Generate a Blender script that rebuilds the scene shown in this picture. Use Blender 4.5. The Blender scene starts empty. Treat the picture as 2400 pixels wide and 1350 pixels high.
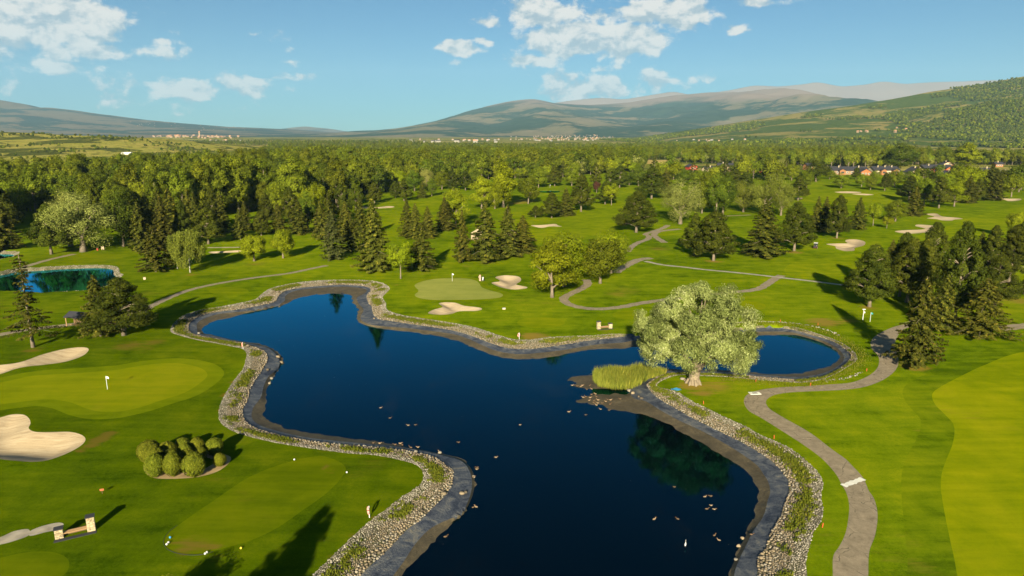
import bpy, bmesh, math, random
import numpy as np
from mathutils import Vector, Matrix, geometry
from mathutils.bvhtree import BVHTree

random.seed(7)
RNG = np.random.default_rng(7)
scene = bpy.context.scene
COL = scene.collection

# ------------------------------------------------------------------ camera
CAMZ, FPX, CX, CY, YH = 40.0, 1600.0, 1200.0, 675.0, 312.0
PITCH = math.atan((CY - YH) / FPX)
SP, CP = math.sin(PITCH), math.cos(PITCH)
cam_data = bpy.data.cameras.new('camera')
cam_data.sensor_width = 36.0
cam_data.lens = 36.0 * FPX / 2400.0
cam_data.clip_start = 0.5
cam_data.clip_end = 80000.0
cam = bpy.data.objects.new('camera', cam_data)
COL.objects.link(cam)
cam.location = (0, 0, CAMZ)
cam.rotation_euler = (math.pi / 2 - PITCH, 0, 0)
scene.camera = cam

# ------------------------------------------------------------------ exposure
scene.view_settings.view_transform = 'Standard'
scene.view_settings.look = 'None'
scene.view_settings.gamma = 1.0
scene.view_settings.use_curve_mapping = False
scene.view_settings.exposure = 1.5
HAZE_DENSITY = 2.8e-5
scene.cycles.use_denoising = True
scene.cycles.adaptive_threshold = 0.006
scene.cycles.max_bounces = 6
scene.cycles.diffuse_bounces = 2
scene.cycles.glossy_bounces = 3
scene.cycles.transmission_bounces = 3
scene.cycles.volume_bounces = 0
scene.cycles.transparent_max_bounces = 8
scene.cycles.caustics_reflective = False
scene.cycles.caustics_refractive = False

# ------------------------------------------------------------------ sun + sky
SUN_EL, SUN_SHADOW_AZ = math.radians(20.0), math.radians(7.0)
sun_dir = Vector((-math.sin(SUN_SHADOW_AZ) * math.cos(SUN_EL), -math.cos(SUN_SHADOW_AZ) * math.cos(SUN_EL), math.sin(SUN_EL)))
sun_data = bpy.data.lights.new('sun', 'SUN')
sun_data.energy = 5.0
sun_data.angle = math.radians(0.5)
sun_data.color = (1.0, 0.89, 0.64)
sun = bpy.data.objects.new('sun', sun_data)
COL.objects.link(sun)
sun.location = (0, -50, 200)
sun.rotation_euler = (-sun_dir).to_track_quat('-Z', 'Y').to_euler()


class NT:
    """thin helper around a node tree"""
    def __init__(self, tree):
        self.t = tree
        tree.nodes.clear()

    def n(self, typ, _a=None, **ins):
        node = self.t.nodes.new(typ)
        for k, v in (_a or {}).items():
            setattr(node, k, v)
        for k, v in ins.items():
            key = k.replace('_', ' ')
            if key.isdigit():
                key = int(key)
            self.set(node, key, v)
        return node

    def set(self, node, key, v):
        sock = node.inputs[key]
        if isinstance(v, bpy.types.NodeSocket):
            self.t.links.new(v, sock)
        elif isinstance(v, bpy.types.Node):
            self.t.links.new(v.outputs[0], sock)
        else:
            if sock.type == 'RGBA' and len(v) == 3:
                v = (*v, 1.0)
            sock.default_value = v

    def math(self, op, a, b=0.0, c=0.0, clamp=False):
        nd = self.n('ShaderNodeMath', dict(operation=op, use_clamp=clamp))
        self.set(nd, 0, a); self.set(nd, 1, b); self.set(nd, 2, c)
        return nd.outputs[0]

    def mix(self, f, a, b, blend='MIX'):
        nd = self.n('ShaderNodeMix', dict(data_type='RGBA', blend_type=blend))
        self.set(nd, 0, f)
        for k, v in ((6, a), (7, b)):
            self.set(nd, k, v)
        return nd.outputs[2]

    def noise(self, vec, scale, detail=4.0, rough=0.55, dist=0.0, dims='3D'):
        nd = self.n('ShaderNodeTexNoise', dict(noise_dimensions=dims), Scale=scale, Detail=detail, Roughness=rough, Distortion=dist)
        if vec is not None:
            self.set(nd, 'Vector', vec)
        return nd.outputs[0]

    def ramp(self, fac, stops, interp='LINEAR'):
        nd = self.n('ShaderNodeValToRGB')
        cr = nd.color_ramp
        cr.interpolation = interp
        while len(cr.elements) < len(stops):
            cr.elements.new(0.5)
        for e, (p, c) in zip(cr.elements, stops):
            e.position = p
            e.color = (*c, 1.0) if len(c) == 3 else c
        self.set(nd, 0, fac)
        return nd.outputs[0]

    def smooth(self, v, lo, hi):
        nd = self.n('ShaderNodeMapRange', dict(interpolation_type='SMOOTHSTEP'))
        self.set(nd, 0, v); self.set(nd, 1, lo); self.set(nd, 2, hi)
        return nd.outputs[0]

    def scalevec(self, vec, s):
        nd = self.n('ShaderNodeVectorMath', dict(operation='MULTIPLY'))
        self.set(nd, 0, vec); self.set(nd, 1, s)
        return nd.outputs[0]


world = bpy.data.worlds.new('World')
scene.world = world
world.use_nodes = True
world.cycles.sampling_method = 'MANUAL'
world.cycles.sample_map_resolution = 256
w = NT(world.node_tree)
sky = w.n('ShaderNodeTexSky', dict(sky_type='NISHITA', sun_disc=False, sun_elevation=SUN_EL,
                                   sun_rotation=math.pi + SUN_SHADOW_AZ, altitude=1100.0,
                                   air_density=1.0, dust_density=0.1, ozone_density=2.2))
gen = w.n('ShaderNodeTexCoord').outputs['Generated']
sep = w.n('ShaderNodeSeparateXYZ', Vector=gen)
az = w.math('ARCTAN2', sep.outputs[0], sep.outputs[1])
el = w.math('ARCSINE', sep.outputs[2])


def sky_ae(px, py):
    d = Vector(((px - CX) / FPX, CP + (CY - py) / FPX * SP, -SP + (CY - py) / FPX * CP)).normalized()
    return math.atan2(d.x, d.y), math.asin(d.z)


# cloud banks: (px, py, half width px, half height px, weight)
BANKS = [(90, 40, 160, 62, .60), (-60, 55, 150, 90, .48), (190, 116, 180, 26, .40), (60, 132, 160, 34, .36), (150, 158, 60, 16, .40),
         (420, 205, 140, 38, .42), (560, 198, 110, 34, .40), (300, 235, 110, 24, .30), (690, 180, 90, 13, .36), (480, 250, 160, 22, .24),
         (655, 88, 36, 26, .36), (668, 118, 26, 13, .34), (684, 148, 26, 17, .34), (440, 76, 60, 13, .26), (370, 96, 60, 10, .28),
         (1265, 30, 100, 36, .60), (1160, 52, 70, 14, .38), (1420, 38, 60, 26, .44), (1510, 28, 60, 32, .56), (1605, 28, 66, 34, .66),
         (1340, 95, 110, 38, .74), (1480, 92, 90, 38, .66), (1245, 142, 60, 20, .48), (1420, 122, 120, 30, .40), (1075, 110, 56, 18, .58), (1130, 97, 30, 14, .46),
         (1390, 205, 130, 40, .46), (1530, 190, 80, 36, .40), (1290, 225, 50, 26, .40), (1410, 162, 60, 16, .36), (1300, 183, 70, 20, .34),
         (1735, 68, 40, 14, .44), (1770, 5, 90, 16, .38), (1640, 182, 50, 20, .26), (1060, 145, 40, 10, .24), (1640, 116, 40, 8, .26)]
cov = None
for (px, py, hw, hh, wt) in BANKS:
    a0, e0 = sky_ae(px, py)
    sa, se = hw * 1.12 / FPX, hh * 1.12 / FPX
    da = w.math('MULTIPLY', w.math('SUBTRACT', az, a0), 1 / sa)
    de = w.math('MULTIPLY', w.math('SUBTRACT', el, e0), 1 / se)
    r2 = w.math('ADD', w.math('MULTIPLY', da, da), w.math('MULTIPLY', de, de))
    g = w.math('MULTIPLY', w.math('EXPONENT', w.math('MULTIPLY', r2, -1.0)), wt)
    g = w.math('MULTIPLY', g, 1.22)
    cov = g if cov is None else w.math('MAXIMUM', cov, g)
# the rest of the sky carries the same scattered small cloud
cs = w.n('ShaderNodeCombineXYZ', X=az, Y=w.math('MULTIPLY', el, 1.45), Z=0.0).outputs[0]
wide = w.noise(cs, 1.6, 2.0, 0.5)
behind = w.smooth(w.math('ABSOLUTE', az), 0.75, 1.2)
cov = w.math('MAXIMUM', cov, w.math('MULTIPLY', behind, w.math('MULTIPLY', w.smooth(wide, 0.5, 0.75), 0.5)))
n_a = w.noise(cs, 24.0, 9.0, 0.62, 0.2)
off = w.n('ShaderNodeVectorMath', dict(operation='ADD'))
w.set(off, 0, cs); w.set(off, 1, (-0.005, 0.015, 0.0))
n_b = w.noise(off.outputs[0], 24.0, 6.0, 0.60, 0.2)
dens_raw = w.math('ADD', w.math('MULTIPLY', w.math('SUBTRACT', n_a, 0.5), 1.35), cov)
dens = w.smooth(dens_raw, 0.28, 0.48)
lit = w.smooth(w.math('SUBTRACT', n_a, n_b), -0.12, 0.09)  # painted cloud shading
skyc = w.mix(1.0, sky.outputs[0], (0.20, 0.405, 0.515), 'MULTIPLY')
SKY_STRENGTH = 0.052
CLOUD_LIT, CLOUD_DARK = (6.2, 5.8, 5.3), (2.7, 3.3, 3.7)
cloudc = w.mix(lit, CLOUD_DARK, CLOUD_LIT)
low = w.smooth(el, 0.0, 0.16)
dens2 = w.math('MULTIPLY', dens, w.math('ADD', w.math('MULTIPLY', low, 0.22), 0.74))
fin = w.mix(dens2, skyc, cloudc)
bg = w.n('ShaderNodeBackground', Color=fin, Strength=SKY_STRENGTH)
w.n('ShaderNodeOutputWorld', Surface=bg.outputs[0])

# ------------------------------------------------------------------ projection helpers


def ray(px, py):
    u, v = (px - CX) / FPX, (CY - py) / FPX
    return np.array((u, CP + v * SP, -SP + v * CP))


def G(px, py, z=0.0):
    d = ray(px, py)
    t = (z - CAMZ) / d[2]
    return d[0] * t, d[1] * t


def zat(py, yw):
    """height of a point seen at image row py when it stands at world distance yw"""
    d = ray(CX, py)
    return CAMZ + yw * d[2] / d[1]


def camdepth(yw, z=0.0):
    return yw * CP + (CAMZ - z) * SP


def px2m(wpx, yw, z=0.0):
    return wpx / FPX * camdepth(yw, z)


# ------------------------------------------------------------------ mesh helpers


def new_mesh(name, V, F, mats=(), smooth=True, attrs=None, mat_idx=None):
    """V (n,3), F (m,k) array of equal-size polygons (or list of lists)"""
    me = bpy.data.meshes.new(name)
    V = np.asarray(V, dtype=np.float32)
    if isinstance(F, np.ndarray):
        m, k = F.shape
        me.vertices.add(len(V))
        me.vertices.foreach_set('co', V.ravel())
        me.loops.add(m * k)
        me.loops.foreach_set('vertex_index', F.astype(np.int32).ravel())
        me.polygons.add(m)
        me.polygons.foreach_set('loop_start', np.arange(0, m * k, k, dtype=np.int32))
        me.update(calc_edges=True)
    else:
        me.from_pydata([tuple(map(float, v)) for v in V], [], F)
        me.update()
    for mt in mats:
        me.materials.append(mt)
    if smooth:
        me.polygons.foreach_set('use_smooth', np.ones(len(me.polygons), dtype=bool))
    if mat_idx is not None:
        me.polygons.foreach_set('material_index', np.asarray(mat_idx, dtype=np.int32))
    for nm, arr in (attrs or {}).items():
        arr = np.asarray(arr, dtype=np.float32)
        if arr.ndim == 1:
            at = me.attributes.new(nm, 'FLOAT', 'POINT')
            at.data.foreach_set('value', arr)
        else:
            at = me.attributes.new(nm, 'FLOAT_VECTOR', 'POINT')
            at.data.foreach_set('vector', arr.ravel())
    return me


def link(name, me, parent=None, loc=None):
    o = bpy.data.objects.new(name, me)
    COL.objects.link(o)
    if parent is not None:
        o.parent = parent
    if loc is not None:
        o.location = loc
    return o


def tag(o, label=None, cat=None, group=None, kind=None):
    if label:
        o['label'] = label
    if cat:
        o['category'] = cat
    if group:
        o['group'] = group
    if kind:
        o['kind'] = kind
    return o


def empty(name, loc, rz=0.0, scale=(1, 1, 1)):
    o = bpy.data.objects.new(name, None)
    o.empty_display_size = 0.3
    COL.objects.link(o)
    o.location = loc
    o.rotation_euler = (0, 0, rz)
    o.scale = scale
    return o


class MB:
    """collects boxes, prisms, tubes and lathes into one mesh"""
    def __init__(self):
        self.v, self.f = [], []

    def add(self, verts, faces):
        b = len(self.v)
        self.v += [tuple(map(float, p)) for p in verts]
        self.f += [[b + i for i in fc] for fc in faces]
        return self

    def box(self, c, s, rz=0.0, taper=1.0, bev=0.0):
        x, y, z = s[0] / 2, s[1] / 2, s[2] / 2
        ca, sa = math.cos(rz), math.sin(rz)
        vs = []
        for k in (-1, 1):
            q = taper if k == 1 else 1.0
            for (i, j) in ((-1, -1), (1, -1), (1, 1), (-1, 1)):
                X, Y = i * x * q, j * y * q
                vs.append((c[0] + X * ca - Y * sa, c[1] + X * sa + Y * ca, c[2] + k * z))
        return self.add(vs, [(0, 3, 2, 1), (4, 5, 6, 7), (0, 1, 5, 4), (1, 2, 6, 5), (2, 3, 7, 6), (3, 0, 4, 7)])

    def tube(self, pts, rad, n=8, cap=True):
        pts = [Vector(p) for p in pts]
        if not hasattr(rad, '__len__'):
            rad = [rad] * len(pts)
        vs, fs = [], []
        for i, p in enumerate(pts):
            d = (pts[min(i + 1, len(pts) - 1)] - pts[max(i - 1, 0)]).normalized()
            a = d.orthogonal().normalized() if abs(d.z) < 0.9 else Vector((1, 0, 0)).cross(d).cross(d).normalized()
            b = d.cross(a)
            for k in range(n):
                t = 2 * math.pi * k / n
                vs.append(p + (a * math.cos(t) + b * math.sin(t)) * rad[i])
        for i in range(len(pts) - 1):
            for k in range(n):
                fs.append((i * n + k, i * n + (k + 1) % n, (i + 1) * n + (k + 1) % n, (i + 1) * n + k))
        if cap:
            fs.append(tuple(range(n - 1, -1, -1)))
            fs.append(tuple((len(pts) - 1) * n + k for k in range(n)))
        return self.add(vs, fs)

    def lathe(self, prof, n=10, c=(0, 0, 0)):
        vs, fs = [], []
        for (r, z) in prof:
            for k in range(n):
                t = 2 * math.pi * k / n
                vs.append((c[0] + r * math.cos(t), c[1] + r * math.sin(t), c[2] + z))
        for i in range(len(prof) - 1):
            for k in range(n):
                fs.append((i * n + k, i * n + (k + 1) % n, (i + 1) * n + (k + 1) % n, (i + 1) * n + k))
        fs.append(tuple(range(n - 1, -1, -1)))
        fs.append(tuple((len(prof) - 1) * n + k for k in range(n)))
        return self.add(vs, fs)

    def torus(self, c, R, r, axis='Y', n=18, m=8):
        vs, fs = [], []
        for i in range(n):
            t = 2 * math.pi * i / n
            for j in range(m):
                s = 2 * math.pi * j / m
                q, h = R + r * math.cos(s), r * math.sin(s)
                p = (q * math.cos(t), h, q * math.sin(t)) if axis == 'Y' else (h, q * math.cos(t), q * math.sin(t))
                vs.append((c[0] + p[0], c[1] + p[1], c[2] + p[2]))
        for i in range(n):
            for j in range(m):
                fs.append((i * m + j, i * m + (j + 1) % m, ((i + 1) % n) * m + (j + 1) % m, ((i + 1) % n) * m + j))
        return self.add(vs, fs)

    def ball(self, c, r, n=10, m=6, sq=(1, 1, 1)):
        prof = []
        vs, fs = [], []
        for i in range(m + 1):
            ph = -math.pi / 2 + math.pi * i / m
            for k in range(n):
                t = 2 * math.pi * k / n
                rr = max(math.cos(ph), 0.02)
                vs.append((c[0] + r * sq[0] * rr * math.cos(t), c[1] + r * sq[1] * rr * math.sin(t), c[2] + r * sq[2] * math.sin(ph)))
        for i in range(m):
            for k in range(n):
                fs.append((i * n + k, i * n + (k + 1) % n, (i + 1) * n + (k + 1) % n, (i + 1) * n + k))
        return self.add(vs, fs)

    def build(self, name, mt, parent=None, smooth=False, loc=None):
        me = new_mesh(name, self.v, self.f, [mt], smooth)
        return link(name, me, parent, loc)

    def mesh(self, name, mt, smooth=False):
        return new_mesh(name, self.v, self.f, [mt], smooth)

# ------------------------------------------------------------------ numpy noise
_lat = np.random.default_rng(11).random((256, 256))


def vnoise(x, y):
    xi, yi = np.floor(x).astype(int), np.floor(y).astype(int)
    fx, fy = x - xi, y - yi
    fx, fy = fx * fx * (3 - 2 * fx), fy * fy * (3 - 2 * fy)
    a = _lat[xi % 256, yi % 256]; b = _lat[(xi + 1) % 256, yi % 256]
    c = _lat[xi % 256, (yi + 1) % 256]; d = _lat[(xi + 1) % 256, (yi + 1) % 256]
    return (a * (1 - fx) + b * fx) * (1 - fy) + (c * (1 - fx) + d * fx) * fy


def fbm(x, y, oct=5, gain=0.5):
    s, a, t = 0.0, 1.0, 0.0
    for i in range(oct):
        s = s + a * vnoise(x * 2 ** i + 17.3 * i, y * 2 ** i + 5.1 * i)
        t += a
        a *= gain
    return s / t


def sstep(a, b, x):
    t = np.clip((x - a) / (b - a), 0, 1)
    return t * t * (3 - 2 * t)


# ------------------------------------------------------------------ materials


def material(name):
    m = bpy.data.materials.new(name)
    m.use_nodes = True
    return m, NT(m.node_tree)


def finish(nt, color, rough=0.9, bump=None, bstr=0.3, bdist=0.1, spec=0.25, **kw):
    p = nt.n('ShaderNodeBsdfPrincipled', Roughness=rough)
    nt.set(p, 'Base Color', color)
    nt.set(p, 'Specular IOR Level', spec)
    for k, v in kw.items():
        nt.set(p, k.replace('_', ' '), v)
    if bump is not None:
        b = nt.n('ShaderNodeBump', Strength=bstr, Distance=bdist, Height=bump)
        nt.set(p, 'Normal', b.outputs[0])
    nt.n('ShaderNodeOutputMaterial', Surface=p.outputs[0])
    return p


def plain(name, col, rough=0.7, var=0.25, scale=6.0, spec=0.3, metal=0.0):
    m, t = material(name)
    pos = t.n('ShaderNodeTexCoord').outputs['Object']
    nz = t.noise(pos, scale, 5.0)
    c = t.ramp(nz, [(0.25, tuple(v * (1 - var) for v in col)), (0.75, tuple(min(v * (1 + var), 1) for v in col))])
    finish(t, c, rough, nz, 0.15, 0.02, spec, Metallic=metal)
    return m


def grass_mat(name, dark, mid, light, stripe=0.0, fine=1.0, ang=0.5):
    m, t = material(name)
    pos = t.n('ShaderNodeTexCoord').outputs['Object']
    big = t.noise(pos, 0.030, 4.0, 0.6, 0.6)
    med = t.noise(pos, 0.22, 4.0, 0.6, 0.4)
    rot = t.n('ShaderNodeMapping', dict(vector_type='POINT'), Vector=pos, Rotation=(0, 0, ang), Scale=(0.12, 1.1, 1.0))
    streak = t.noise(rot.outputs[0], 0.55, 4.0, 0.6)
    fin = t.noise(pos, 2.6, 3.0, 0.7)
    f = t.math('MULTIPLY', big, 0.34)
    f = t.math('ADD', f, t.math('MULTIPLY', med, 0.30))
    f = t.math('ADD', f, t.math('MULTIPLY', streak, 0.22 + stripe))
    f = t.math('ADD', f, t.math('MULTIPLY', t.math('ADD', fin, t.noise(pos, 8.0, 2.0, 0.7)), 0.15 * fine))
    f = t.math('SUBTRACT', f, 0.15 * fine - 0.07)
    f = t.math('SUBTRACT', f, stripe * 0.5)
    c = t.ramp(f, [(0.39, dark), (0.50, mid), (0.61, light)])
    dry = t.n('ShaderNodeAttribute', dict(attribute_name='dry')).outputs['Fac']
    dn = t.noise(rot.outputs[0], 1.3, 6.0, 0.72, 0.5)
    dmask = t.smooth(t.math('ADD', t.math('MULTIPLY', dry, 0.9), t.math('SUBTRACT', dn, 0.5)), 0.38, 0.70)
    sp = t.smooth(t.math('ADD', t.noise(pos, 0.05, 3.0, 0.6, 1.0), t.math('MULTIPLY', t.math('SUBTRACT', dn, 0.5), 0.7)), 0.62, 0.86)
    dmask = t.math('MAXIMUM', dmask, t.math('MULTIPLY', sp, 0.5))
    c = t.mix(t.math('MULTIPLY', dmask, 0.8), c, (0.235, 0.150, 0.030))
    dark_turf = t.n('ShaderNodeAttribute', dict(attribute_name='dark_turf')).outputs['Fac']
    c = t.mix(t.math('MULTIPLY', dark_turf, 0.78), c, t.mix(1.0, c, (0.40, 0.46, 0.30), 'MULTIPLY'))
    bmp = t.math('ADD', t.math('MULTIPLY', t.noise(pos, 5.0, 3.0, 0.75), 0.7), t.math('MULTIPLY', med, 0.8))
    finish(t, c, 0.95, bmp, 0.35 * fine, 0.08, 0.0)
    return m


M = {}
M['rough'] = grass_mat('rough_grass', (0.048, 0.088, 0.0015), (0.116, 0.165, 0.0020), (0.195, 0.222, 0.0040))
M['fairway'] = grass_mat('fairway_grass', (0.125, 0.165, 0.0010), (0.182, 0.212, 0.0015), (0.245, 0.252, 0.0030), 0.07, 0.6, 0.15)
M['fairway_far'] = grass_mat('distant_fairway_grass', (0.070, 0.115, 0.0015), (0.138, 0.180, 0.002), (0.212, 0.232, 0.004), 0.05, 0.7, 0.15)
M['first_cut'] = grass_mat('first_cut_grass', (0.044, 0.080, 0.0015), (0.102, 0.148, 0.0020), (0.170, 0.200, 0.0030), 0.1, 0.8, 1.2)
M['green'] = grass_mat('putting_green_grass', (0.140, 0.172, 0.0020), (0.182, 0.206, 0.0025), (0.225, 0.232, 0.0040), 0.06, 0.25, 0.9)
M['pale_green'] = grass_mat('pale_green_grass', (0.19, 0.215, 0.04), (0.23, 0.245, 0.05), (0.27, 0.275, 0.06), 0.10, 0.25, 0.4)
M['collar'] = grass_mat('collar_grass', (0.088, 0.125, 0.0015), (0.130, 0.168, 0.0020), (0.172, 0.198, 0.0030), 0.06, 0.5, 0.9)
M['tee'] = grass_mat('tee_grass', (0.098, 0.138, 0.0015), (0.145, 0.180, 0.0020), (0.195, 0.212, 0.0030), 0.10, 0.4, 0.5)
M['bank_grass'] = grass_mat('bank_grass', (0.070, 0.095, 0.0050), (0.130, 0.150, 0.0100), (0.210, 0.200, 0.0300))

m, t = material('bunker_sand')
pos = t.n('ShaderNodeTexCoord').outputs['Object']
rk = t.n('ShaderNodeMapping', Vector=pos, Rotation=(0, 0, 0.4), Scale=(0.20, 2.0, 1))
nz = t.noise(rk.outputs[0], 1.1, 5.0, 0.6, 0.8)
fn = t.noise(pos, 6.0, 3.0, 0.7)
c = t.ramp(t.math('ADD', t.math('MULTIPLY', nz, 0.75), t.math('MULTIPLY', fn, 0.25)), [(0.3, (0.255, 0.19, 0.112)), (0.5, (0.375, 0.29, 0.180)), (0.7, (0.46, 0.37, 0.245))])
finish(t, c, 0.95, t.math('ADD', nz, t.math('MULTIPLY', fn, 0.3)), 0.35, 0.15, 0.1)
M['sand'] = m

m, t = material('path_asphalt')
pos = t.n('ShaderNodeTexCoord').outputs['Object']
nz = t.noise(pos, 0.9, 6.0, 0.72, 0.5)
fn = t.noise(pos, 9.0, 3.0, 0.8)
cr = t.n('ShaderNodeTexVoronoi', dict(feature='DISTANCE_TO_EDGE'), Vector=pos, Scale=0.33)
dst = t.n('ShaderNodeVectorMath', dict(operation='ADD'))
wob = t.n('ShaderNodeTexNoise', Vector=pos, Scale=0.9, Detail=4.0)
t.set(dst, 0, pos); t.set(dst, 1, wob.outputs[1])
t.set(cr, 'Vector', dst.outputs[0])
crack = t.math('SUBTRACT', 1.0, t.smooth(cr.outputs[0], 0.0, 0.022))
crack = t.math('MULTIPLY', crack, t.smooth(nz, 0.44, 0.56))
c = t.ramp(t.math('ADD', t.math('MULTIPLY', nz, 0.7), t.math('MULTIPLY', fn, 0.3)), [(0.33, (0.135, 0.106, 0.070)), (0.46, (0.215, 0.173, 0.116)), (0.55, (0.255, 0.205, 0.138)), (0.68, (0.32, 0.26, 0.175))])
c = t.mix(t.math('MULTIPLY', crack, 0.85), c, (0.05, 0.045, 0.03))
finish(t, c, 0.92, t.math('ADD', fn, t.math('MULTIPLY', crack, -1.0)), 0.3, 0.05, 0.15)
M['asphalt'] = m
M['concrete'] = plain('pale_concrete', (0.30, 0.26, 0.20), 0.9, 0.35, .8)
M['white_concrete'] = plain('white_concrete', (0.62, 0.60, 0.52), 0.9, 0.15, 2.0)
M['bare'] = plain('bare_earth', (0.30, 0.21, 0.10), 0.95, 0.35, 0.8)

m, t = material('pond_liner')
pos = t.n('ShaderNodeTexCoord').outputs['Object']
nz = t.noise(pos, 0.45, 5.0, 0.65, 1.2)
wr = t.noise(pos, 2.2, 4.0, 0.6, 2.5)
c = t.ramp(t.math('ADD', t.math('MULTIPLY', nz, 0.7), t.math('MULTIPLY', wr, 0.3)), [(0.36, (0.012, 0.016, 0.030)), (0.46, (0.040, 0.048, 0.068)), (0.56, (0.088, 0.094, 0.105)), (0.68, (0.19, 0.17, 0.125))])
finish(t, c, 0.62, wr, 0.7, 0.25, 0.35)
M['liner'] = m
m, t = material('pond_mud')
pos = t.n('ShaderNodeTexCoord').outputs['Object']
nz = t.noise(pos, 0.35, 5.0, 0.65, 0.8)
fn = t.noise(pos, 3.0, 5.0, 0.75, 0.6)
c = t.ramp(t.math('ADD', t.math('MULTIPLY', nz, 0.55), t.math('MULTIPLY', fn, 0.45)), [(0.3, (0.026, 0.022, 0.014)), (0.52, (0.070, 0.056, 0.033)), (0.72, (0.15, 0.115, 0.062))])
finish(t, c, 0.8, fn, 0.8, 0.15, 0.3)
M['mud'] = m
m, t = material('stone_bed')
pos = t.n('ShaderNodeTexCoord').outputs['Object']
nz = t.noise(pos, 0.7, 4.0, 0.6)
fn = t.noise(pos, 5.0, 4.0, 0.7)
c = t.ramp(t.math('ADD', t.math('MULTIPLY', nz, 0.6), t.math('MULTIPLY', fn, 0.4)), [(0.36, (0.055, 0.065, 0.014)), (0.5, (0.11, 0.10, 0.055)), (0.68, (0.22, 0.185, 0.13))])
finish(t, c, 0.9, fn, 0.8, 0.12, 0.2)
M['stone_bed'] = m

m, t = material('pond_water')
pos = t.n('ShaderNodeTexCoord').outputs['Object']
weed = t.smooth(t.math('ADD', t.math('MULTIPLY', t.noise(t.scalevec(pos, (1, 0.45, 1)), 0.045, 3.0, 0.6, 1.5), 0.62), t.math('MULTIPLY', t.noise(pos, 0.55, 6.0, 0.75, 0.8), 0.38)), 0.52, 0.68)
c = t.mix(weed, (0.0003, 0.0016, 0.003), (0.006, 0.006, 0.005))
rip = t.noise(t.scalevec(pos, (1.0, 1.6, 1.0)), 1.4, 4.0, 0.6, 0.3)
bn = t.n('ShaderNodeBump', Strength=0.05, Distance=0.05, Height=rip)
fr = t.n('ShaderNodeFresnel', IOR=1.40, Normal=bn.outputs[0])
gl = t.n('ShaderNodeBsdfGlossy', Color=(0.09, 0.68, 1.0), Normal=bn.outputs[0])
t.set(gl, 'Roughness', t.math('ADD', 0.03, t.math('MULTIPLY', weed, 0.10)))
df = t.n('ShaderNodeBsdfDiffuse', Color=c)
mx = t.n('ShaderNodeMixShader')
t.set(mx, 0, t.math('MULTIPLY', t.math('POWER', fr.outputs[0], 1.6), 3.5, clamp=True)); t.set(mx, 1, df.outputs[0]); t.set(mx, 2, gl.outputs[0])
t.n('ShaderNodeOutputMaterial', Surface=mx.outputs[0])
M['water'] = m

m, t = material('stone')
rnd = t.n('ShaderNodeAttribute', dict(attribute_name='tint')).outputs['Fac']
oi = t.n('ShaderNodeObjectInfo').outputs['Random']
r2 = t.math('FRACT', t.math('ADD', rnd, oi))
pos = t.n('ShaderNodeTexCoord').outputs['Object']
c = t.ramp(r2, [(0.0, (0.095, 0.078, 0.056)), (0.35, (0.215, 0.17, 0.11)), (0.6, (0.295, 0.23, 0.15)), (0.8, (0.22, 0.20, 0.165)), (1.0, (0.36, 0.31, 0.235))])
nz = t.noise(pos, 7.0, 4.0, 0.6)
c = t.mix(0.5, c, t.mix(nz, (0.25, 0.22, 0.18), (1.0, 1.0, 1.0)), 'MULTIPLY')
finish(t, c, 0.85, nz, 0.3, 0.03, 0.25)
M['stone'] = m
m, t = material('pale_stone')
rnd = t.n('ShaderNodeAttribute', dict(attribute_name='tint')).outputs['Fac']
oi = t.n('ShaderNodeObjectInfo').outputs['Random']
r2 = t.math('FRACT', t.math('ADD', rnd, oi))
c = t.ramp(r2, [(0.0, (0.085, 0.074, 0.054)), (0.35, (0.17, 0.150, 0.112)), (0.7, (0.25, 0.22, 0.168)), (1.0, (0.37, 0.335, 0.27))])
finish(t, c, 0.85, None, spec=0.25)
M['pale_stone'] = m


def leaf_mat(name, c1, c2, c3=None, trans=0.13, vary=0.22, rough=0.75):
    m, t = material(name)
    tn = t.n('ShaderNodeAttribute', dict(attribute_name='tint')).outputs['Fac']
    oi = t.n('ShaderNodeObjectInfo').outputs['Random']
    stops = [(0.05, c1), (0.75, c2)] + ([(1.0, c3)] if c3 else [])
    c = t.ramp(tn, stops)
    hsv = t.n('ShaderNodeHueSaturation', Color=c)
    t.set(hsv, 'Value', t.math('ADD', 1.0 - vary, t.math('MULTIPLY', oi, 2 * vary)))
    t.set(hsv, 'Hue', t.math('ADD', 0.5 - 0.012, t.math('MULTIPLY', t.math('FRACT', t.math('MULTIPLY', oi, 7.31)), 0.024)))
    d = t.n('ShaderNodeBsdfPrincipled', Roughness=rough)
    t.set(d, 'Base Color', hsv.outputs[0])
    t.set(d, 'Specular IOR Level', 0.06)
    tr = t.n('ShaderNodeBsdfTranslucent')
    t.set(tr, 'Color', t.mix(1.0, hsv.outputs[0], (1.15, 1.1, 0.55), 'MULTIPLY'))
    mx = t.n('ShaderNodeMixShader')
    t.set(mx, 0, trans); t.set(mx, 1, d.outputs[0]); t.set(mx, 2, tr.outputs[0])
    t.n('ShaderNodeOutputMaterial', Surface=mx.outputs[0])
    return m


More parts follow.
